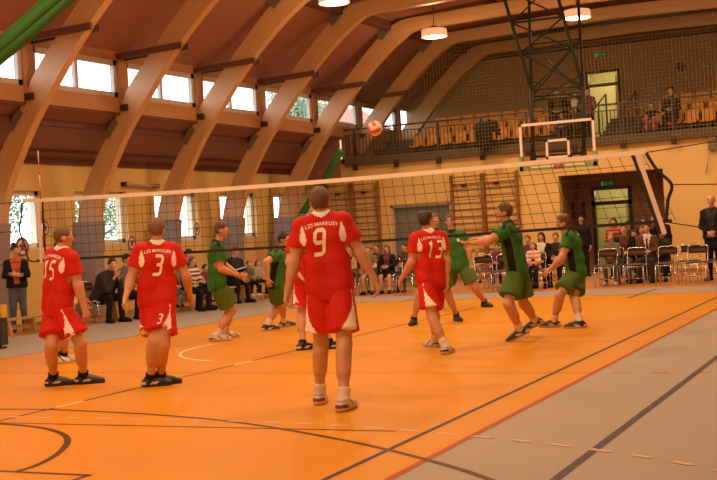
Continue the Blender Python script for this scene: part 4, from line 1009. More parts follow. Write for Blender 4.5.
wallbars(-12.17, -11.25, 'wall bars just right of the grey doors'); wallbars(-11.2, -10.22, 'rightmost set of wall bars, behind the player with arms stretched')

# ------------------------------------------------------------------ chairs
M_CHB = mat('dark_brown_vinyl', (.07, .03, .018), .45)
def chair_proto(loc, lab, grp):
    x, y, z = loc; r = thing('metal_chair', loc, lab, 'chair', grp); t = .011
    for sx in (-1, 1):
        X = x+sx*.21
        MB().tube([(X, y-.2, .455), (X, y-.22, .2), (X, y-.24, 0)], t, 7).build('leg', M_CHROME, r)
        MB().tube([(X, y+.12, .455), (X, y+.19, .2), (X, y+.23, 0)], t, 7).build('leg', M_CHROME, r)
        MB().tube([(X, y-.2, .45), (X, y+.17, .45)], t, 7).build('seat_rail', M_CHROME, r)
    MB().tube(smooth([(x-.21, y+.15, .44), (x-.21, y+.2, .62), (x-.21, y+.25, .78), (x-.17, y+.265, .835), (x, y+.27, .84), (x+.17, y+.265, .835), (x+.21, y+.25, .78), (x+.21, y+.2, .62), (x+.21, y+.15, .44)], 3), t, 7).build('back_frame', M_CHROME, r)
    MB().tube([(x-.21, y-.215, .43), (x+.21, y-.215, .43)], t, 7).build('stretcher', M_CHROME, r); MB().tube([(x-.21, y+.21, .15), (x+.21, y+.21, .15)], t*.8, 7).build('stretcher', M_CHROME, r)
    m = MB(); vs = []; n = 8
    for k in range(2):
        for i in range(n+1):
            for j in range(n+1):
                u, v = i/n*2-1, j/n*2-1; q = max(abs(u), abs(v)); vs.append((x+u*.205, y-.02+v*.195, .462+k*.035-(k*.02*q**4)))
    fs = []; N = (n+1)**2
    for i in range(n):
        for j in range(n): a = i*(n+1)+j; fs += [(a, a+1, a+n+2, a+n+1), (N+a, N+a+n+1, N+a+n+2, N+a+1)]
    for i in range(n): 
        for a, b in ((i*(n+1), (i+1)*(n+1)), (i*(n+1)+n, (i+1)*(n+1)+n), (i, i+1), (n*(n+1)+i, n*(n+1)+i+1)): fs.append((a, b, N+b, N+a))
    m.add(vs, fs, 0, True); m.build('seat', M_CHB, r)
    m = MB(); vs = []; fs = []
    for k in range(2):
        for i in range(n+1):
            for j in range(3):
                u = i/n*2-1; vs.append((x+u*.2, y+.225+.018*j+.03*u*u*-1+.012*k, .66+j*.075))
    N = (n+1)*3
    for i in range(n):
        for j in range(2): a = i*3+j; fs += [(a, a+1, a+4, a+3), (N+a, N+a+3, N+a+4, N+a+1)]
        for j in (0, 2): a = i*3+j; fs.append((a, a+3, N+a+3, N+a))
    for i in (0, n):
        for j in range(2): a = i*3+j; fs.append((a, a+1, N+a+1, N+a))
    m.add(vs, fs, 0, True); m.build('backrest', M_CHB, r); return r
ch0 = chair_proto((0, 0, 0), 'x', 'chrome chairs at the end of the court'); used = [False]
def chair(x, y, lab, rz=0, grp='chrome chairs at the end of the court'):
    if not used[0]:
        used[0] = True; r = ch0; r.location = (x, y, 0); r['wp'] = [x, y, 0]; r.rotation_euler = (0, 0, rz); r['label'] = lab
    else: r = dup(ch0, (x, y, 0), rz, lab)
    r['group'] = grp; return r

# ------------------------------------------------------------------ things on the left wall
M_BENCH = mat('bench_beech', (.50, .30, .13), .5, .15, 5, stretch=(1, .2, 1))
def bench(x, y0, y1, h, lab):
    r = thing('gym_bench', (x, (y0+y1)/2, 0), lab, 'bench', 'low gym benches on the left wall')
    MB().box((x-.13, y0, h-.035), (x+.13, y1, h)).build('seat_board', M_BENCH, r); MB().box((x-.03, y0+.1, .09), (x+.03, y1-.1, .17)).build('lower_rail', M_BENCH, r)
    for y in (y0+.3, (y0+y1)/2, y1-.3): MB().prism([(x-.16, 0), (x+.16, 0), (x+.1, h-.035), (x-.1, h-.035)], 1, y-.03, y+.03).build('leg', M_BENCH, r)
bench(-15.35, 16.6, 18.55, .3, 'low wooden gym bench in front of the woman with crossed arms'); bench(-15.0, 19.35, 22.6, .42, 'wooden gym bench under the spectators behind player 3'); bench(-15.0, 22.9, 26.4, .42, 'wooden gym bench under the spectators behind the left green players')
p0, p1 = onX(126, 184, WX+.12), onX(158, 186, WX+.12); r = thing('wall_lamp', (p0+p1)/2, 'thin unlit tube lamp high on the left wall', 'lamp')
MB().tube([p0, p1], .035, 8).build('tube', M_GREYF, r); MB().box((WX, p0[1]-.05, p0[2]-.05), (WX+.13, p0[1]+.05, p0[2]+.05)).build('end_bracket', M_DARK, r); MB().box((WX, p1[1]-.05, p1[2]-.05), (WX+.13, p1[1]+.05, p1[2]+.05)).build('end_bracket', M_DARK, r)
M_EMR = mat('emblem_maroon', (.28, .05, .05), .6); M_EMW = mat('emblem_white', (.82, .78, .74), .6)
def emblem(px, py, w, h, lab, red=False):
    c = onX(px, py, WX+.02); r = thing('round_emblem', c, lab, 'emblem', 'round star emblems by the left windows')
    MB().disc(c, w/2, (1, 0, 0), 24, .008, 0, h/2).build('backing', M_EMW, r)
    m = MB(); n = 20; vs = []; fs = []
    for j in range(n):
        a = 2*PI*j/n
        for k in (.98, .72): vs.append((c[0]+.011, c[1]+math.cos(a)*w/2*k, c[2]+math.sin(a)*h/2*k))
    for j in range(n): a, b = 2*j, 2*((j+1) % n); fs.append((a, b, b+1, a+1))
    m.add(vs, fs); m.build('ring', M_EMR, r)
    m = MB(); vs = [(c[0]+.013, c[1]+math.cos(PI/2+PI*j/5)*w/2*(.66 if j % 2 == 0 else .3), c[2]+math.sin(PI/2+PI*j/5)*h/2*(.66 if j % 2 == 0 else .3)) for j in range(10)]
    m.add(vs, [tuple(range(10))]); m.build('star', M_EMR, r)
emblem(131.5, 243, .3, .36, 'round star emblem right of the window behind player 3\'s left shoulder'); emblem(196.5, 229, .28, .36, 'round star emblem on the window between player 3 and the left green player'); emblem(45, 228, .24, .34, 'narrow star emblem beside the left antenna of the net'); emblem(22, 247, .42, .42, 'large red star emblem behind the woman\'s hair bun')
sw = onX(106, 273, WX+.02); o = MB().box((WX, sw[1]-.06, sw[2]-.12), (WX+.05, sw[1]+.06, sw[2]+.12)).build('wall_box', M_GREYF); tag(o, 'small grey box on the wall above the seated boy in the dark jacket', 'box')

# ------------------------------------------------------------------ gathered green divider curtains
M_CURT = mat('green_divider_fabric', (.035, .17, .03), .6, .25, 3)
def roll(pts, R, lab, name='rolled_curtain'):
    r = thing(name, (pts[0][0], pts[0][1], pts[0][2]), lab, 'curtain', 'gathered green divider curtains'); P = smooth(pts, 4)
    t = nrm(P[-1]-P[0]); x = nrm(np.cross(t, V(0, 1, 0))); y = np.cross(t, x)
    for k in range(5):
        a = 2*PI*k/5+.4; off = x*math.cos(a)*R*.55+y*math.sin(a)*R*.55
        MB().tube([p+off*(1+.12*math.sin(i*.7+k)) for i, p in enumerate(P)], R*.52, 10).build('fold', M_CURT, r)
    return r
gy = 14.2
roll([onY(-70, 112, gy), onY(-20, 68, gy), onY(30, 25, gy), onY(85, -22, gy), onY(150, -70, gy), onY(190, -96, gy)], .17, 'thick rolled green curtain hanging in the upper left corner')
roll([onY(296, 228, 29.3), onY(306, 208, 29.3), onY(322, 184, 29.3), onY(335, 162, 29.3), onY(341, 150, 29.3)], .10, 'dark green roll hanging slanted behind the head of player 9')

# ------------------------------------------------------------------ outside: ground, trees, a brick house
o = MB().box((-120, -40, -.5), (WX-.4, 100, -.25)).build('ground_outside', mat('lawn', (.10, .14, .05), .9, .3, 1)); struct(o)
M_BARK = mat('bark', (.10, .07, .05), .9, .3, 8); M_LEAF = mat('leaves', (.36, .44, .27), .7, .4, 3); M_LEAF2 = mat('dark_leaves', (.26, .34, .24), .7, .4, 3)
def tree(x, y, hgt, R, lab, lm):
    r = thing('tree', (x, y, -.25), lab, 'tree', 'trees outside the left windows'); rd = random.Random(int(x*7+y))
    MB().tube([(x, y, -.25), (x+.1, y, hgt*.4), (x, y+.1, hgt*.75)], [.2, .14, .05], 8).build('trunk', M_BARK, r)
    m = MB()
    for k in range(9):
        a = rd.random()*6.3; m.tube([(x, y, hgt*(.35+.04*k)), (x+R*.7*math.cos(a), y+R*.7*math.sin(a), hgt*(.5+.045*k))], [.05, .015], 5)
    m.build('branches', M_BARK, r)
    m = MB()
    for k in range(7000):
        a, b, c = rd.gauss(0, 1), rd.gauss(0, 1), rd.gauss(0, 1); n = math.sqrt(a*a+b*b+c*c); q = R*rd.random()**.4
        p = V(x+a/n*q, y+b/n*q, hgt*.68+c/n*q*1.1); u = nrm(V(rd.gauss(0, 1), rd.gauss(0, 1), rd.gauss(0, 1))); w = nrm(np.cross(u, V(rd.gauss(0, 1), rd.gauss(0, 1), 1))); s = .075
        m.add([p-u*s, p+w*s*.5, p+u*s, p-w*s*.5], [(0, 1, 2, 3)])
    o = m.build('foliage', lm, r, smooth=False)
tree(-26, 22.5, 6, 2.0, 'leafy tree outside the window left of the antenna', M_LEAF); tree(-27, 28.5, 5, 1.8, 'leafy bush outside the window behind player 3', M_LEAF2); tp_ = atD(296, 100, 62); tree(tp_[0], tp_[1], tp_[2]*1.45, 1.7, 'dark tree seen through the fifth upper window', M_LEAF2); tree(-28, 36, 5.2, 1.7, 'small tree outside the window behind the left green player', M_LEAF)
hp = atD(341, 128, 80); hx, hy = hp[0], hp[1]
hs = thing('brick_house', (hx, hy, -.25), 'red brick house outside, seen through the far upper windows', 'house')
MB().box((hx-2.5, hy-4, -.25), (hx+1.5, hy+4, hp[2])).build('walls', mat('brick', (.42, .19, .13), .8, .2, 20), hs); MB().prism([(hx-3, hp[2]), (hx+2, hp[2]), (hx-.5, hp[2]+1.6)], 1, hy-4.4, hy+4.4).build('roof', mat('roof_tiles', (.30, .10, .06), .8, .2, 10), hs)

# ------------------------------------------------------------------ world
w = bpy.data.worlds.new('overcast_sky'); SC.world = w; w.use_nodes = True; b = w.node_tree.nodes['Background']
b.inputs[0].default_value = (.84, .92, 1., 1); b.inputs[1].default_value = SKY
SC.view_settings.view_transform = 'Standard'; SC.view_settings.look = 'None'; SC.view_settings.gamma = 1; SC.view_settings.use_curve_mapping = False; SC.view_settings.exposure = EXPO
SC.cycles.max_bounces = 8; SC.cycles.transparent_max_bounces = 12; SC.cycles.diffuse_bounces = 5; SC.cycles.caustics_reflective = False; SC.cycles.caustics_refractive = False; SC.cycles.sample_clamp_indirect = 4
# ------------------------------------------------------------------ players
C_RED = cloth('red_jersey', (.56, .020, .010), .7); C_WHITE = cloth('white_panel', (.90, .86, .84)); C_GRN = cloth('green_jersey', (.034, .165, .03), .7); C_GRNS = cloth('olive_green_shorts', (.08, .16, .03), .75); C_BLK = cloth('black_panel', (.014, .013, .014))
S_WHITE = cloth('white_sock', (.72, .64, .60)); S_BLACK = cloth('black_sock', (.016, .014, .014))
H_WHT = mat('white_shoe_leather', (.62, .55, .50), .45); H_BLK = mat('black_shoe_leather', (.018, .015, .015), .4); H_SOLE = mat('pale_shoe_sole', (.55, .42, .33), .5); H_SOLED = mat('dark_shoe_sole', (.03, .025, .022), .6); H_ACC = mat('dark_red_shoe_trim', (.16, .03, .025), .45); H_GREY = mat('grey_shoe_trim', (.30, .27, .26), .45)
WSHOE = (H_WHT, H_SOLE, H_ACC, H_GREY); WSHOE2 = (H_WHT, H_SOLE, H_BLK, H_GREY); BSHOE = (H_BLK, H_SOLED, H_WHT); BSHOEW = (H_BLK, H_SOLE, H_WHT); BSHOEP = (H_BLK, H_SOLED, H_BLK)
def red(hair, num, dx, sock, shoe, prints=(), name_dx=0., slim=1., sleg=(), nsz=.27, sock_h=.2):
    pr = [('LZS MARKUSY', .044, 1.0, .015, 'back', (name_dx, .115), 0.)] if num else []
    if num: pr.append((num, nsz*.74, .8, 0, 'back', (dx, -.035), .16))
    return dict(hair=hair, slim=slim, leg=1.12, arm=1.14, top=dict(mats=[C_RED, C_WHITE], design='red', prints=pr, e=.02, name='jersey', hem=.13, fine=.8, cuff=.93),
                bottom=dict(type='shorts', mats=[C_RED, C_WHITE], design='red', len=.78, e=.02, prints=sleg), sock=(sock, sock_h), shoe=shoe)
def green(hair, sock, shoe, prints=(), slim=.95, sock_h=.26):
    return dict(hair=hair, slim=slim, leg=1.12, arm=1.14, top=dict(mats=[C_GRN, C_BLK], design='green', fine=.85, prints=list(prints), e=.02, name='jersey', hem=.10),
                bottom=dict(type='shorts', mats=[C_GRNS], len=.76, e=.026), sock=(sock, sock_h), shoe=shoe)
def GD(x, y): return depth(onZ(x, y, 0.))

GR = 'players in red'
# number 9, back to the camera
D = GD(333, 406)
player('volleyball player in red number 9, standing with his back turned, nearest of all', 1.06, D, (321.5, 217), (331, 294), (320, 202), 4, 8, 6,
       dict(L=((293.5, 266), -1, (286.5, 296), -1, .75), R=((364, 260), 1, (374.5, 280), 1, .75)),
       dict(L=((321, 349), -1, (320, 404), 8, None), R=((346, 349), -1, (344, 411), 24, None)),
       red(('short', 'brown'), '9', -.03, S_WHITE, WSHOE, slim=.91, sock_h=.22), group=GR)
# number 3
D = GD(158, 386)
player('volleyball player in red number 3, standing with arms hanging, left of centre', 1.03, D, (157, 245), (157, 309), (157, 230), -14, 25, 4,
       dict(L=((131, 279), -1, (125.5, 298), -1, .8), R=((187, 278), 1, (190, 295), 1, .8)),
       dict(L=((154, 345), 1, (151, 386.5), 82, None), R=((164, 345), 1, (161, 385), 72, None)),
       red(('short', 'light'), '3', 0., S_BLACK, BSHOE, slim=1.0, sleg=[('3', .085, 'R', (.03, .11))], nsz=.26, sock_h=.14), group=GR)
# number 15
D = GD(68, 386)
player('volleyball player in red number 15, leaning forward with arms held low, at the left', 1.05, D, (62, 251), (57, 311), (64, 238), 42, 58, 66,
       dict(R=((81, 296), -1, (85, 312), 1, .5), L=((93, 294), 1, (87, 312), -1, .5)),
       dict(L=((52, 346), 1, (54, 386), 84, None), R=((81, 345), -1, (84, 384), 84, None)),
       red(('crop', 'brown'), '15', -.02, S_BLACK, BSHOE, nsz=.25, sock_h=.16), lean=.0, group=GR)
# red player hidden behind 15: only his white shoes show
D = GD(66, 362)
player('player in red hidden behind number 15, only white shoes and dark socks showing', .95, D, (60, 262), (58, 306), (61, 249), 30, 30, 30,
       dict(L=((52, 280), -1, (56, 298), -1, .5), R=((72, 280), -1, (70, 298), -1, .5)),
       dict(L=((55, 333), 1, (57, 364), 75, None), R=((66, 333), 1, (64, 362), 75, None)),
       red(('short', 'dark'), '', 0, S_BLACK, WSHOE2), group=GR)
# red player behind 9
D = GD(317, 348)
player('player in red standing mostly hidden behind number 9, black shoes showing', 1.0, D, (306, 236), (309, 287), (303, 224), -8, -6, -20,
       dict(L=((289, 262), -1, (300, 276), -1, .5), R=((325, 262), -1, (322, 280), -1, .5)),
       dict(L=((302, 315), 1, (303, 350), 62, None), R=((322, 315), 1, (330, 349), 68, None)),
       red(('short', 'dark'), '', 0, S_BLACK, BSHOE, sock_h=.1), group=GR)
# number 13
D = GD(441, 352)
player('volleyball player in red number 13, bent knees, half turned to the left', .98, D, (428, 233), (431, 285), (425, 221), -20, -40, 18,
       dict(L=((411, 268), -1, (402, 278), 1, .5), R=((447, 262), 1, (447, 283), 1, .5)),
       dict(L=((424, 313), -1, (446, 354), 28, None), R=((434, 313), 1, (435, 347), -40, None)),
       red(('messy', 'dark'), '13', .03, S_WHITE, WSHOE2, slim=.92, nsz=.26, sock_h=.26), group=GR)

GG = 'players in green'
CREST = [('#crest', .055, 1., .0, 'front', (.09, .03), 0.)]
D = GD(218, 341)
player('player in green leaning forward at the left, beside number 3, looking up', 1.06, D, (217, 244), (217, 287), (222, 230), 76, 78, 96,
       dict(R=((221, 270), -1, (236, 275), 1, .5), L=((226, 268), 1, (240, 276), 1, .5)),
       dict(R=((231, 303), -1, (216, 341.5), 84, None), L=((238, 302), 1, (225, 338), 84, None)),
       green(('messy', 'brown'), S_WHITE, WSHOE, slim=.95), hup=.35, group=GG)
D = GD(268, 331)
player('player in green crouching with his head tilted up, left of number 9', 1.02, D, (280.5, 251), (275, 283), (284.5, 240), 100, 90, 112,
       dict(R=((266, 262), -1, (268, 279), -1, .6), L=((294, 266), 1, (288, 280), 1, .5)),
       dict(R=((280, 302), -1, (267, 331), 70, None), L=((291, 300), 1, (284, 327), 60, None)),
       green(('short', 'black'), S_WHITE, BSHOEW, slim=.95), hup=.3, group=GG)
D = GD(435, 324)
player('player in green half hidden behind number 13, facing the net', .98, D, (434, 232), (432, 276), (434, 221), 172, 172, 150,
       dict(R=((422, 252), -1, (424, 268), -1, .5), L=((446, 252), -1, (444, 268), -1, .5)),
       dict(R=((418, 299), -1, (414, 325), 200, None), L=((449, 296), -1, (457, 321), 165, None)),
       green(('short', 'brown'), S_BLACK, BSHOEP, sock_h=.12), group=GG)
D = GD(463, 309)
player('player in green facing the camera with legs apart and chin raised, behind the net', 1.04, D, (452, 233), (458, 268), (450, 221.5), 186, 180, 196,
       dict(R=((443, 252), 1, (444, 265), -1, .4), L=((469, 252), 1, (470.5, 266), -1, .4)),
       dict(R=((446, 289), -1, (441, 308), 190, None), L=((475, 288), -1, (485, 307), 150, None)),
       green(('short', 'brown'), S_BLACK, BSHOEP, CREST, sock_h=.12), hup=.2, group=GG)
D = GD(519, 341)
player('player in green stretching both arms out to the left, knees bent', 1.03, D, (508, 225), (518, 274), (504, 212.5), -68, -70, -80,
       dict(L=((489, 241), -1, (472, 243), 1, .3), R=((492, 239), 1, (477, 239), 1, .3)),
       dict(L=((508, 306), -1, (523, 336), -84, (D-.02, -.42)), R=((524, 303), 1, (538, 326), -80, (D+.5, -.42))),
       green(('short', 'brown'), S_WHITE, BSHOEW, [('#row', .05, 1., 0, 'back', (.05, .12), 0.)], slim=.93, sock_h=.26), group=GG)
D = GD(566, 326)
player('player in green crouching towards the left with forearms held out, rightmost of the team', 1.0, D, (570, 233), (577, 273), (563, 223), -66, -70, -82,
       dict(L=((563, 256), -1, (550, 269), -1, .4), R=((571, 256), 1, (556, 266), 1, .4)),
       dict(L=((559, 298), -1, (554, 327), -86, None), R=((566, 299), 1, (580, 328), -80, None)),
       green(('messy', 'brown'), S_WHITE, BSHOEW, [('#row', .04, 1., 0, 'back', (.05, .12), 0.)], sock_h=.26), group=GG)
# ------------------------------------------------------------------ spectators, coach, officials
def clc(n, c): return cloth('civil_'+n, c)
DK = clc('black', (.012, .011, .013)); NV = clc('navy', (.018, .022, .045)); GY = clc('grey', (.14, .13, .12)); CH = clc('charcoal', (.04, .038, .036)); JN = clc('denim', (.10, .12, .17)); BR = clc('brown', (.11, .055, .03)); TN = clc('tan', (.36, .22, .12)); BG = clc('beige', (.45, .34, .22)); WH = clc('white', (.72, .68, .62)); OL = clc('olive', (.16, .15, .09)); RD = clc('red', (.45, .05, .05)); PK = clc('pink', (.65, .22, .22)); GN = clc('green', (.03, .13, .03)); PL = clc('plum', (.15, .05, .06)); OR = clc('coral', (.55, .13, .06)); LG = clc('light_grey', (.38, .36, .32)); BL = clc('blue', (.05, .09, .2))
def civ(top, bot, hair, design=None, extra=(), kind='trousers', sleeve='long', skin=None, shoe=None, slim=.98, name='jacket', e=.022, hem=.06, blen=.8):
    return dict(hair=hair, slim=slim, skin=skin or SKIN2, top=dict(mats=[top]+list(extra), design=design, sleeve=sleeve, e=e, name=name, hem=hem, wr=.004),
                bottom=dict(type=kind, mats=[bot], len=blen, e=.016), shoe=shoe or (DK, DK))
def far(px, Y): return onY(*px, Y)
def lft(px, X): return onX(*px, X)
G1 = 'spectators seated along the left wall'; G2 = 'spectators at the end of the hall'; G3 = 'people on the gallery'
# --- left wall
w = lft((15, 251), -15.75); w[2] = min(w[2], 1.6)
spect('woman in dark jacket and jeans standing with crossed arms at the far left', w, 'stand', -50, civ(DK, JN, ('bun', 'black'), 'open', [OR], name='jacket', hem=.02, shoe=(BR, BR)), arms='cross', hyaw=-20, h=.016)
spect('boy in a dark jacket sitting bent forward between players 15 and 3', lft((112.5, 277), -14.75), 'sit', -12, civ(CH, DK, ('short', 'black'), name='jacket', e=.045, slim=1.12), seat=.40, s=1.02, arms='chin', group=G1, h=.016, hyaw=-25, tilt=.5)
spect('spectator in a grey top behind the left arm of player 3', lft((127.5, 270), -15.0), 'sit', 0, civ(GY, DK, ('short', 'black'), name='sweater'), seat=.42, group=G1, s=1.0)
spect('crouching person in green behind the hands of player 15', lft((63, 273), -14.6), 'sit', -50, dict(civ(GN, OL, ('short', 'dark'), sleeve='short', name='shirt', kind='shorts'), shoe=(DK, WH)), seat=.3, group=G1, s=.9, tilt=.5)
spect('spectator in dark top and blue jeans behind the right arm of player 3', lft((173, 275), -14.85), 'sit', -10, civ(DK, JN, ('short', 'brown'), name='sweater'), seat=.42, group=G1)
spect('man in a dark sweater sitting right of player 3', lft((189.5, 264), -15.0), 'sit', -5, civ(CH, NV, ('short', 'black'), name='sweater'), seat=.42, group=G1, s=1.02)
spect('child in a striped scarf in front of the man in the dark sweater', lft((193.5, 271.5), -14.6), 'sit', -5, civ(WH, DK, ('short', 'brown'), 'stripes', [PL, WH], name='sweater'), seat=.42, group=G1, s=.84)
spect('spectator hidden behind the left green player, dark trousers showing', lft((206, 272), -15.0), 'sit', -5, civ(PL, DK, ('short', 'dark')), seat=.42, group=G1)
spect('man in a dark jacket looking down at a white sheet of paper', lft((236, 262.5), -15.0), 'sit', -20, civ(NV, DK, ('short', 'brown'), 'open', [CH]), seat=.42, group=G1, s=1.04, tilt=.25, hyaw=-15)
spect('boy in a grey jacket with one white shoe, beside the man with the paper', lft((249.5, 269), -14.95), 'sit', -20, civ(GY, DK, ('short', 'brown'), shoe=(WH, WH)), seat=.42, group=G1)
spect('fair haired spectator in a light jacket left of the crouching green player', lft((258.5, 268.5), -15.05), 'sit', -25, civ(LG, DK, ('long', 'light')), seat=.42, group=G1)
spect('spectator partly hidden behind the crouching green player', lft((273, 262), -15.0), 'sit', -25, civ(CH, DK, ('short', 'dark')), seat=.42, group=G1)
pp = lft((238, 270), -14.45); r = MB(); r.bar(pp+V(-.1, -.13, -.02), pp+V(.12, .13, .06), .2, .004); o = r.build('paper_sheet', WH); tag(o, 'white sheet of paper held by the man looking down', 'paper')
# --- end of the hall, left part
spect('woman in a light patterned top behind the right arm of player 9', far((348.5, 252), 26.4), 'sit', -82, civ(BG, DK, ('long', 'blond'), 'open', [DK]), group=G2)
spect('boy in a grey green T-shirt and beige shorts right of player 9', far((368, 250), 26.3), 'sit', -80, civ(OL, BG, ('short', 'brown'), sleeve='short', name='shirt', kind='trousers'), group=G2)
spect('spectator behind the boy in the grey green T-shirt', far((376, 248), 27.3), 'sit', -85, civ(BR, DK, ('short', 'brown')), group=G2)
spect('woman in a dark jacket with bare knees and a white badge', far((386.5, 248.5), 26.6), 'sit', -85, civ(DK, DK, ('long', 'brown'), 'open', [PL], kind='skirt', slim=.9), group=G2)
spect('spectator in a dark cap and brown jacket left of player 13', far((404, 247), 27.0), 'sit', -95, civ(BR, CH, ('short', 'black')), group=G2, lean=-.05)
spect('fair haired spectator behind the empty chairs, under the outstretched arms', far((477, 252), 27.2), 'sit', -85, civ(BG, TN, ('short', 'blond')), group=G2)
spect('dark haired spectator left of the player with outstretched arms', far((497, 247), 27.4), 'sit', -85, civ(PL, DK, ('short', 'dark')), group=G2)
# middle
spect('red haired child behind the child in the pink striped top', far((527.5, 239.5), 27.1), 'sit', -85, civ(PL, DK, ('short', 'red')), group=G2)
spect('child in a pink, white and black striped top, seated in the front row', far((532.5, 246), 26.0), 'sit', -85, civ(PK, DK, ('short', 'light'), 'stripes', [WH, DK], name='top'), group=G2)
spect('woman with long black hair and a white scarf, dark jacket', far((541, 236.8), 26.9), 'sit', -88, civ(DK, DK, ('long', 'black'), 'open', [WH]), group=G2)
spect('woman in a tan coat with a dark collar, left of the crouching green player', far((555.5, 237), 27.1), 'sit', -88, civ(TN, DK, ('short', 'brown'), 'open', [CH], name='coat'), group=G2)
spect('person in dark clothes standing at the left side of the entrance recess', far((581, 219.5), 31.6), 'stand', -75, civ(DK, DK, ('short', 'black')), arms='down', group=G2)
# right block
spect('fair haired child in a brown top at the left end of the right block', far((611, 244), 27.1), 'sit', -88, civ(OL, GY, ('short', 'blond'), shoe=(WH, WH), name='sweater'), group=G2, s=.8)
spect('man in a dark jacket over a light shirt right of the fair haired child', far((624, 234.5), 27.75), 'sit', -88, civ(DK, JN, ('short', 'brown'), 'open', [BR]), group=G2, s=1.0)
spect('man in a dark blue jacket left of the man in the suit', far((634, 234), 28.5), 'sit', -88, civ(NV, JN, ('short', 'dark'), 'open', [GY]), group=G2)
spect('man in a grey suit, white shirt and tie', far((647, 233.5), 27.75), 'sit', -90, civ(BR, CH, ('short', 'dark'), 'suit', [WH, DK], name='suit_jacket'), group=G2, s=1.0)
spect('bald man in a dark jacket right of the man in the suit', far((661, 233), 27.95), 'sit', -92, civ(CH, DK, ('bald', 'dark')), group=G2)
spect('woman in a patterned reddish top standing by the entrance door', far((613.5, 222), 30.1), 'stand', -88, civ(PL, DK, ('long', 'dark'), 'stripes', [OR, PL], name='blouse'), arms='down', group=G2)
spect('dark haired person standing behind the man in the dark blue jacket', far((628, 225), 30.1), 'stand', -88, civ(CH, DK, ('short', 'black')), arms='down', group=G2)
spect('person in dark clothes standing behind the leaning net antenna, left', far((643.5, 222), 30.1), 'stand', -90, civ(DK, DK, ('short', 'dark')), arms='down', group=G2)
spect('red haired woman between the man in blue and the man in the suit', far((642, 230), 29.2), 'sit', -90, civ(RD, DK, ('long', 'red')), group=G2)
spect('fair boy standing behind the bald man', far((653.5, 219.5), 30.3), 'stand', -92, civ(PL, DK, ('short', 'brown')), arms='down', group=G2)
spect('boy in dark clothes at the right end of the standing row', far((661, 219), 30.1), 'stand', -92, civ(DK, DK, ('short', 'dark')), arms='down', group=G2)
spect('bald man in a long black coat standing with clasped hands at the right edge', far((711, 199), 27.6), 'stand', -95, civ(DK, DK, ('bald', 'grey'), 'open', [CH], name='coat', hem=.42), arms='clasp', group=G2, h=.016)
# --- gallery
spect('person in a dark jacket sitting on the gallery left of the lattice', far((557, 92), 34.2), 'sit', -80, civ(DK, CH, ('short', 'brown'), 'open', [BR]), zf=4.1, seat=.36, group=G3)
spect('person in a white top sitting behind the lattice on the gallery', far((574, 95), 34.3), 'sit', -85, civ(DK, CH, ('short', 'brown'), 'open', [WH]), zf=4.1, seat=.36, group=G3)
spect('person in a dark top leaning an elbow to the right, beside the gallery doorway', far((587, 91.5), 33.6), 'stand', -75, civ(PL, DK, ('short', 'dark')), zf=3.76, arms='rail', group=G3)
spect('person in a dark vest and pale trousers sitting on the gallery steps', far((651.5, 106), 33.0), 'sit', -95, civ(DK, PK, ('short', 'dark'), 'vest', [TN]), zf=3.76, seat=.1, group=G3)
spect('person in black sitting on a gallery seat right of the steps', far((670.5, 91), 33.7), 'sit', -90, civ(DK, DK, ('messy', 'dark'), slim=1.1), zf=3.76, seat=.42, group=G3)
spect('child in blue crouching on the gallery behind the backboard', far((562, 126), 32.9), 'sit', -85, civ(BL, JN, ('short', 'dark')), zf=3.76, seat=.25, group=G3, s=.62)
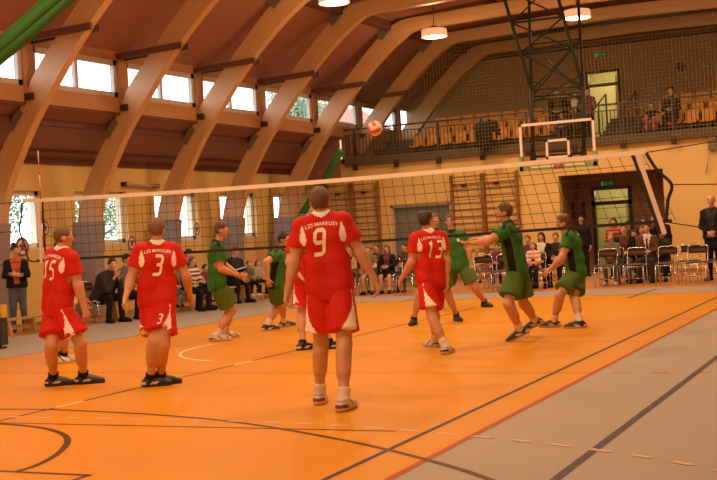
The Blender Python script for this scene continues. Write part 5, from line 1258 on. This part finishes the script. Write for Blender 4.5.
# black jackets hung on the gallery railing
q0 = far((487, 132), 31.58); S = SDF(.02); S.cone(q0+V(-.22, -.06, .18), q0+V(.25, -.06, .2), .11, k=.05); S.cone(q0+V(-.2, -.08, .1), q0+V(-.22, -.08, -.34), .13, .10, k=.08); S.cone(q0+V(.05, -.1, .1), q0+V(.03, -.1, -.42), .16, .13, k=.08); S.cone(q0+V(.25, -.08, .15), q0+V(.36, -.08, -.05), .1, .07, k=.06); S.wr = .02
m = MB(); addsdf(m, S); o = m.build('hanging_jacket', DK); tag(o, 'black jacket hung over the gallery railing', 'jacket')

# ------------------------------------------------------------------ chairs at the end of the hall
for k, x in enumerate((-6.52, -5.86, -5.17, -4.52, -3.87)):
    chair(x, 26.55, 'empty front row chair ' + ['in front of the fair haired child', 'in front of the man in the dark blue jacket', 'in front of the bald man', 'right of all the seated people', 'at the right edge of the picture'][k])
for px, Y, l in (((611, 244), 27.1, 'the fair haired child'), ((624, 234.5), 27.75, 'the man with the light shirt'), ((634, 234), 28.5, 'the man in the dark blue jacket'), ((647, 233.5), 27.75, 'the man in the grey suit'), ((661, 233), 27.95, 'the bald man'), ((642, 230), 29.2, 'the red haired woman')):
    q = far(px, Y); chair(q[0], Y+.06, 'chrome chair under %s' % l)
for k, x in enumerate((-4.85, -4.22, -3.6)): chair(x, 27.5, 'empty chrome chair in the second row, %s the man in the black coat' % ['farther left of', 'just left of', 'in front of'][k])
for px, Y, l in (((348.5, 252), 26.4, 'the woman in the light patterned top'), ((368, 250), 26.3, 'the boy in the grey green T-shirt'), ((376, 248), 27.3, 'the spectator behind the grey green T-shirt'), ((386.5, 248.5), 26.6, 'the woman with bare knees'), ((404, 247), 27.0, 'the spectator in the brown jacket'), ((477, 252), 27.2, 'the fair haired spectator'), ((497, 247), 27.4, 'the dark haired spectator'), ((527.5, 239.5), 27.1, 'the red haired child'), ((532.5, 246), 26.0, 'the child in the striped top'), ((541, 236.8), 26.9, 'the woman with the white scarf'), ((555.5, 237), 27.1, 'the woman in the tan coat')):
    q = far(px, Y); chair(q[0], Y+.06, 'chrome chair under %s' % l)
chair(-11.05, 25.75, 'empty chrome chair just left of player 13'); chair(-9.2, 26.0, 'empty chrome chair between the two tall green players, left one', .5); chair(-8.72, 25.85, 'empty chrome chair directly left of the player with outstretched arms')
q = lft((112.5, 277), -14.75); chair(q[0]-.45, q[1], 'chrome chair under the boy in the dark jacket on the left', PI/2, 'chrome chairs along the left wall')
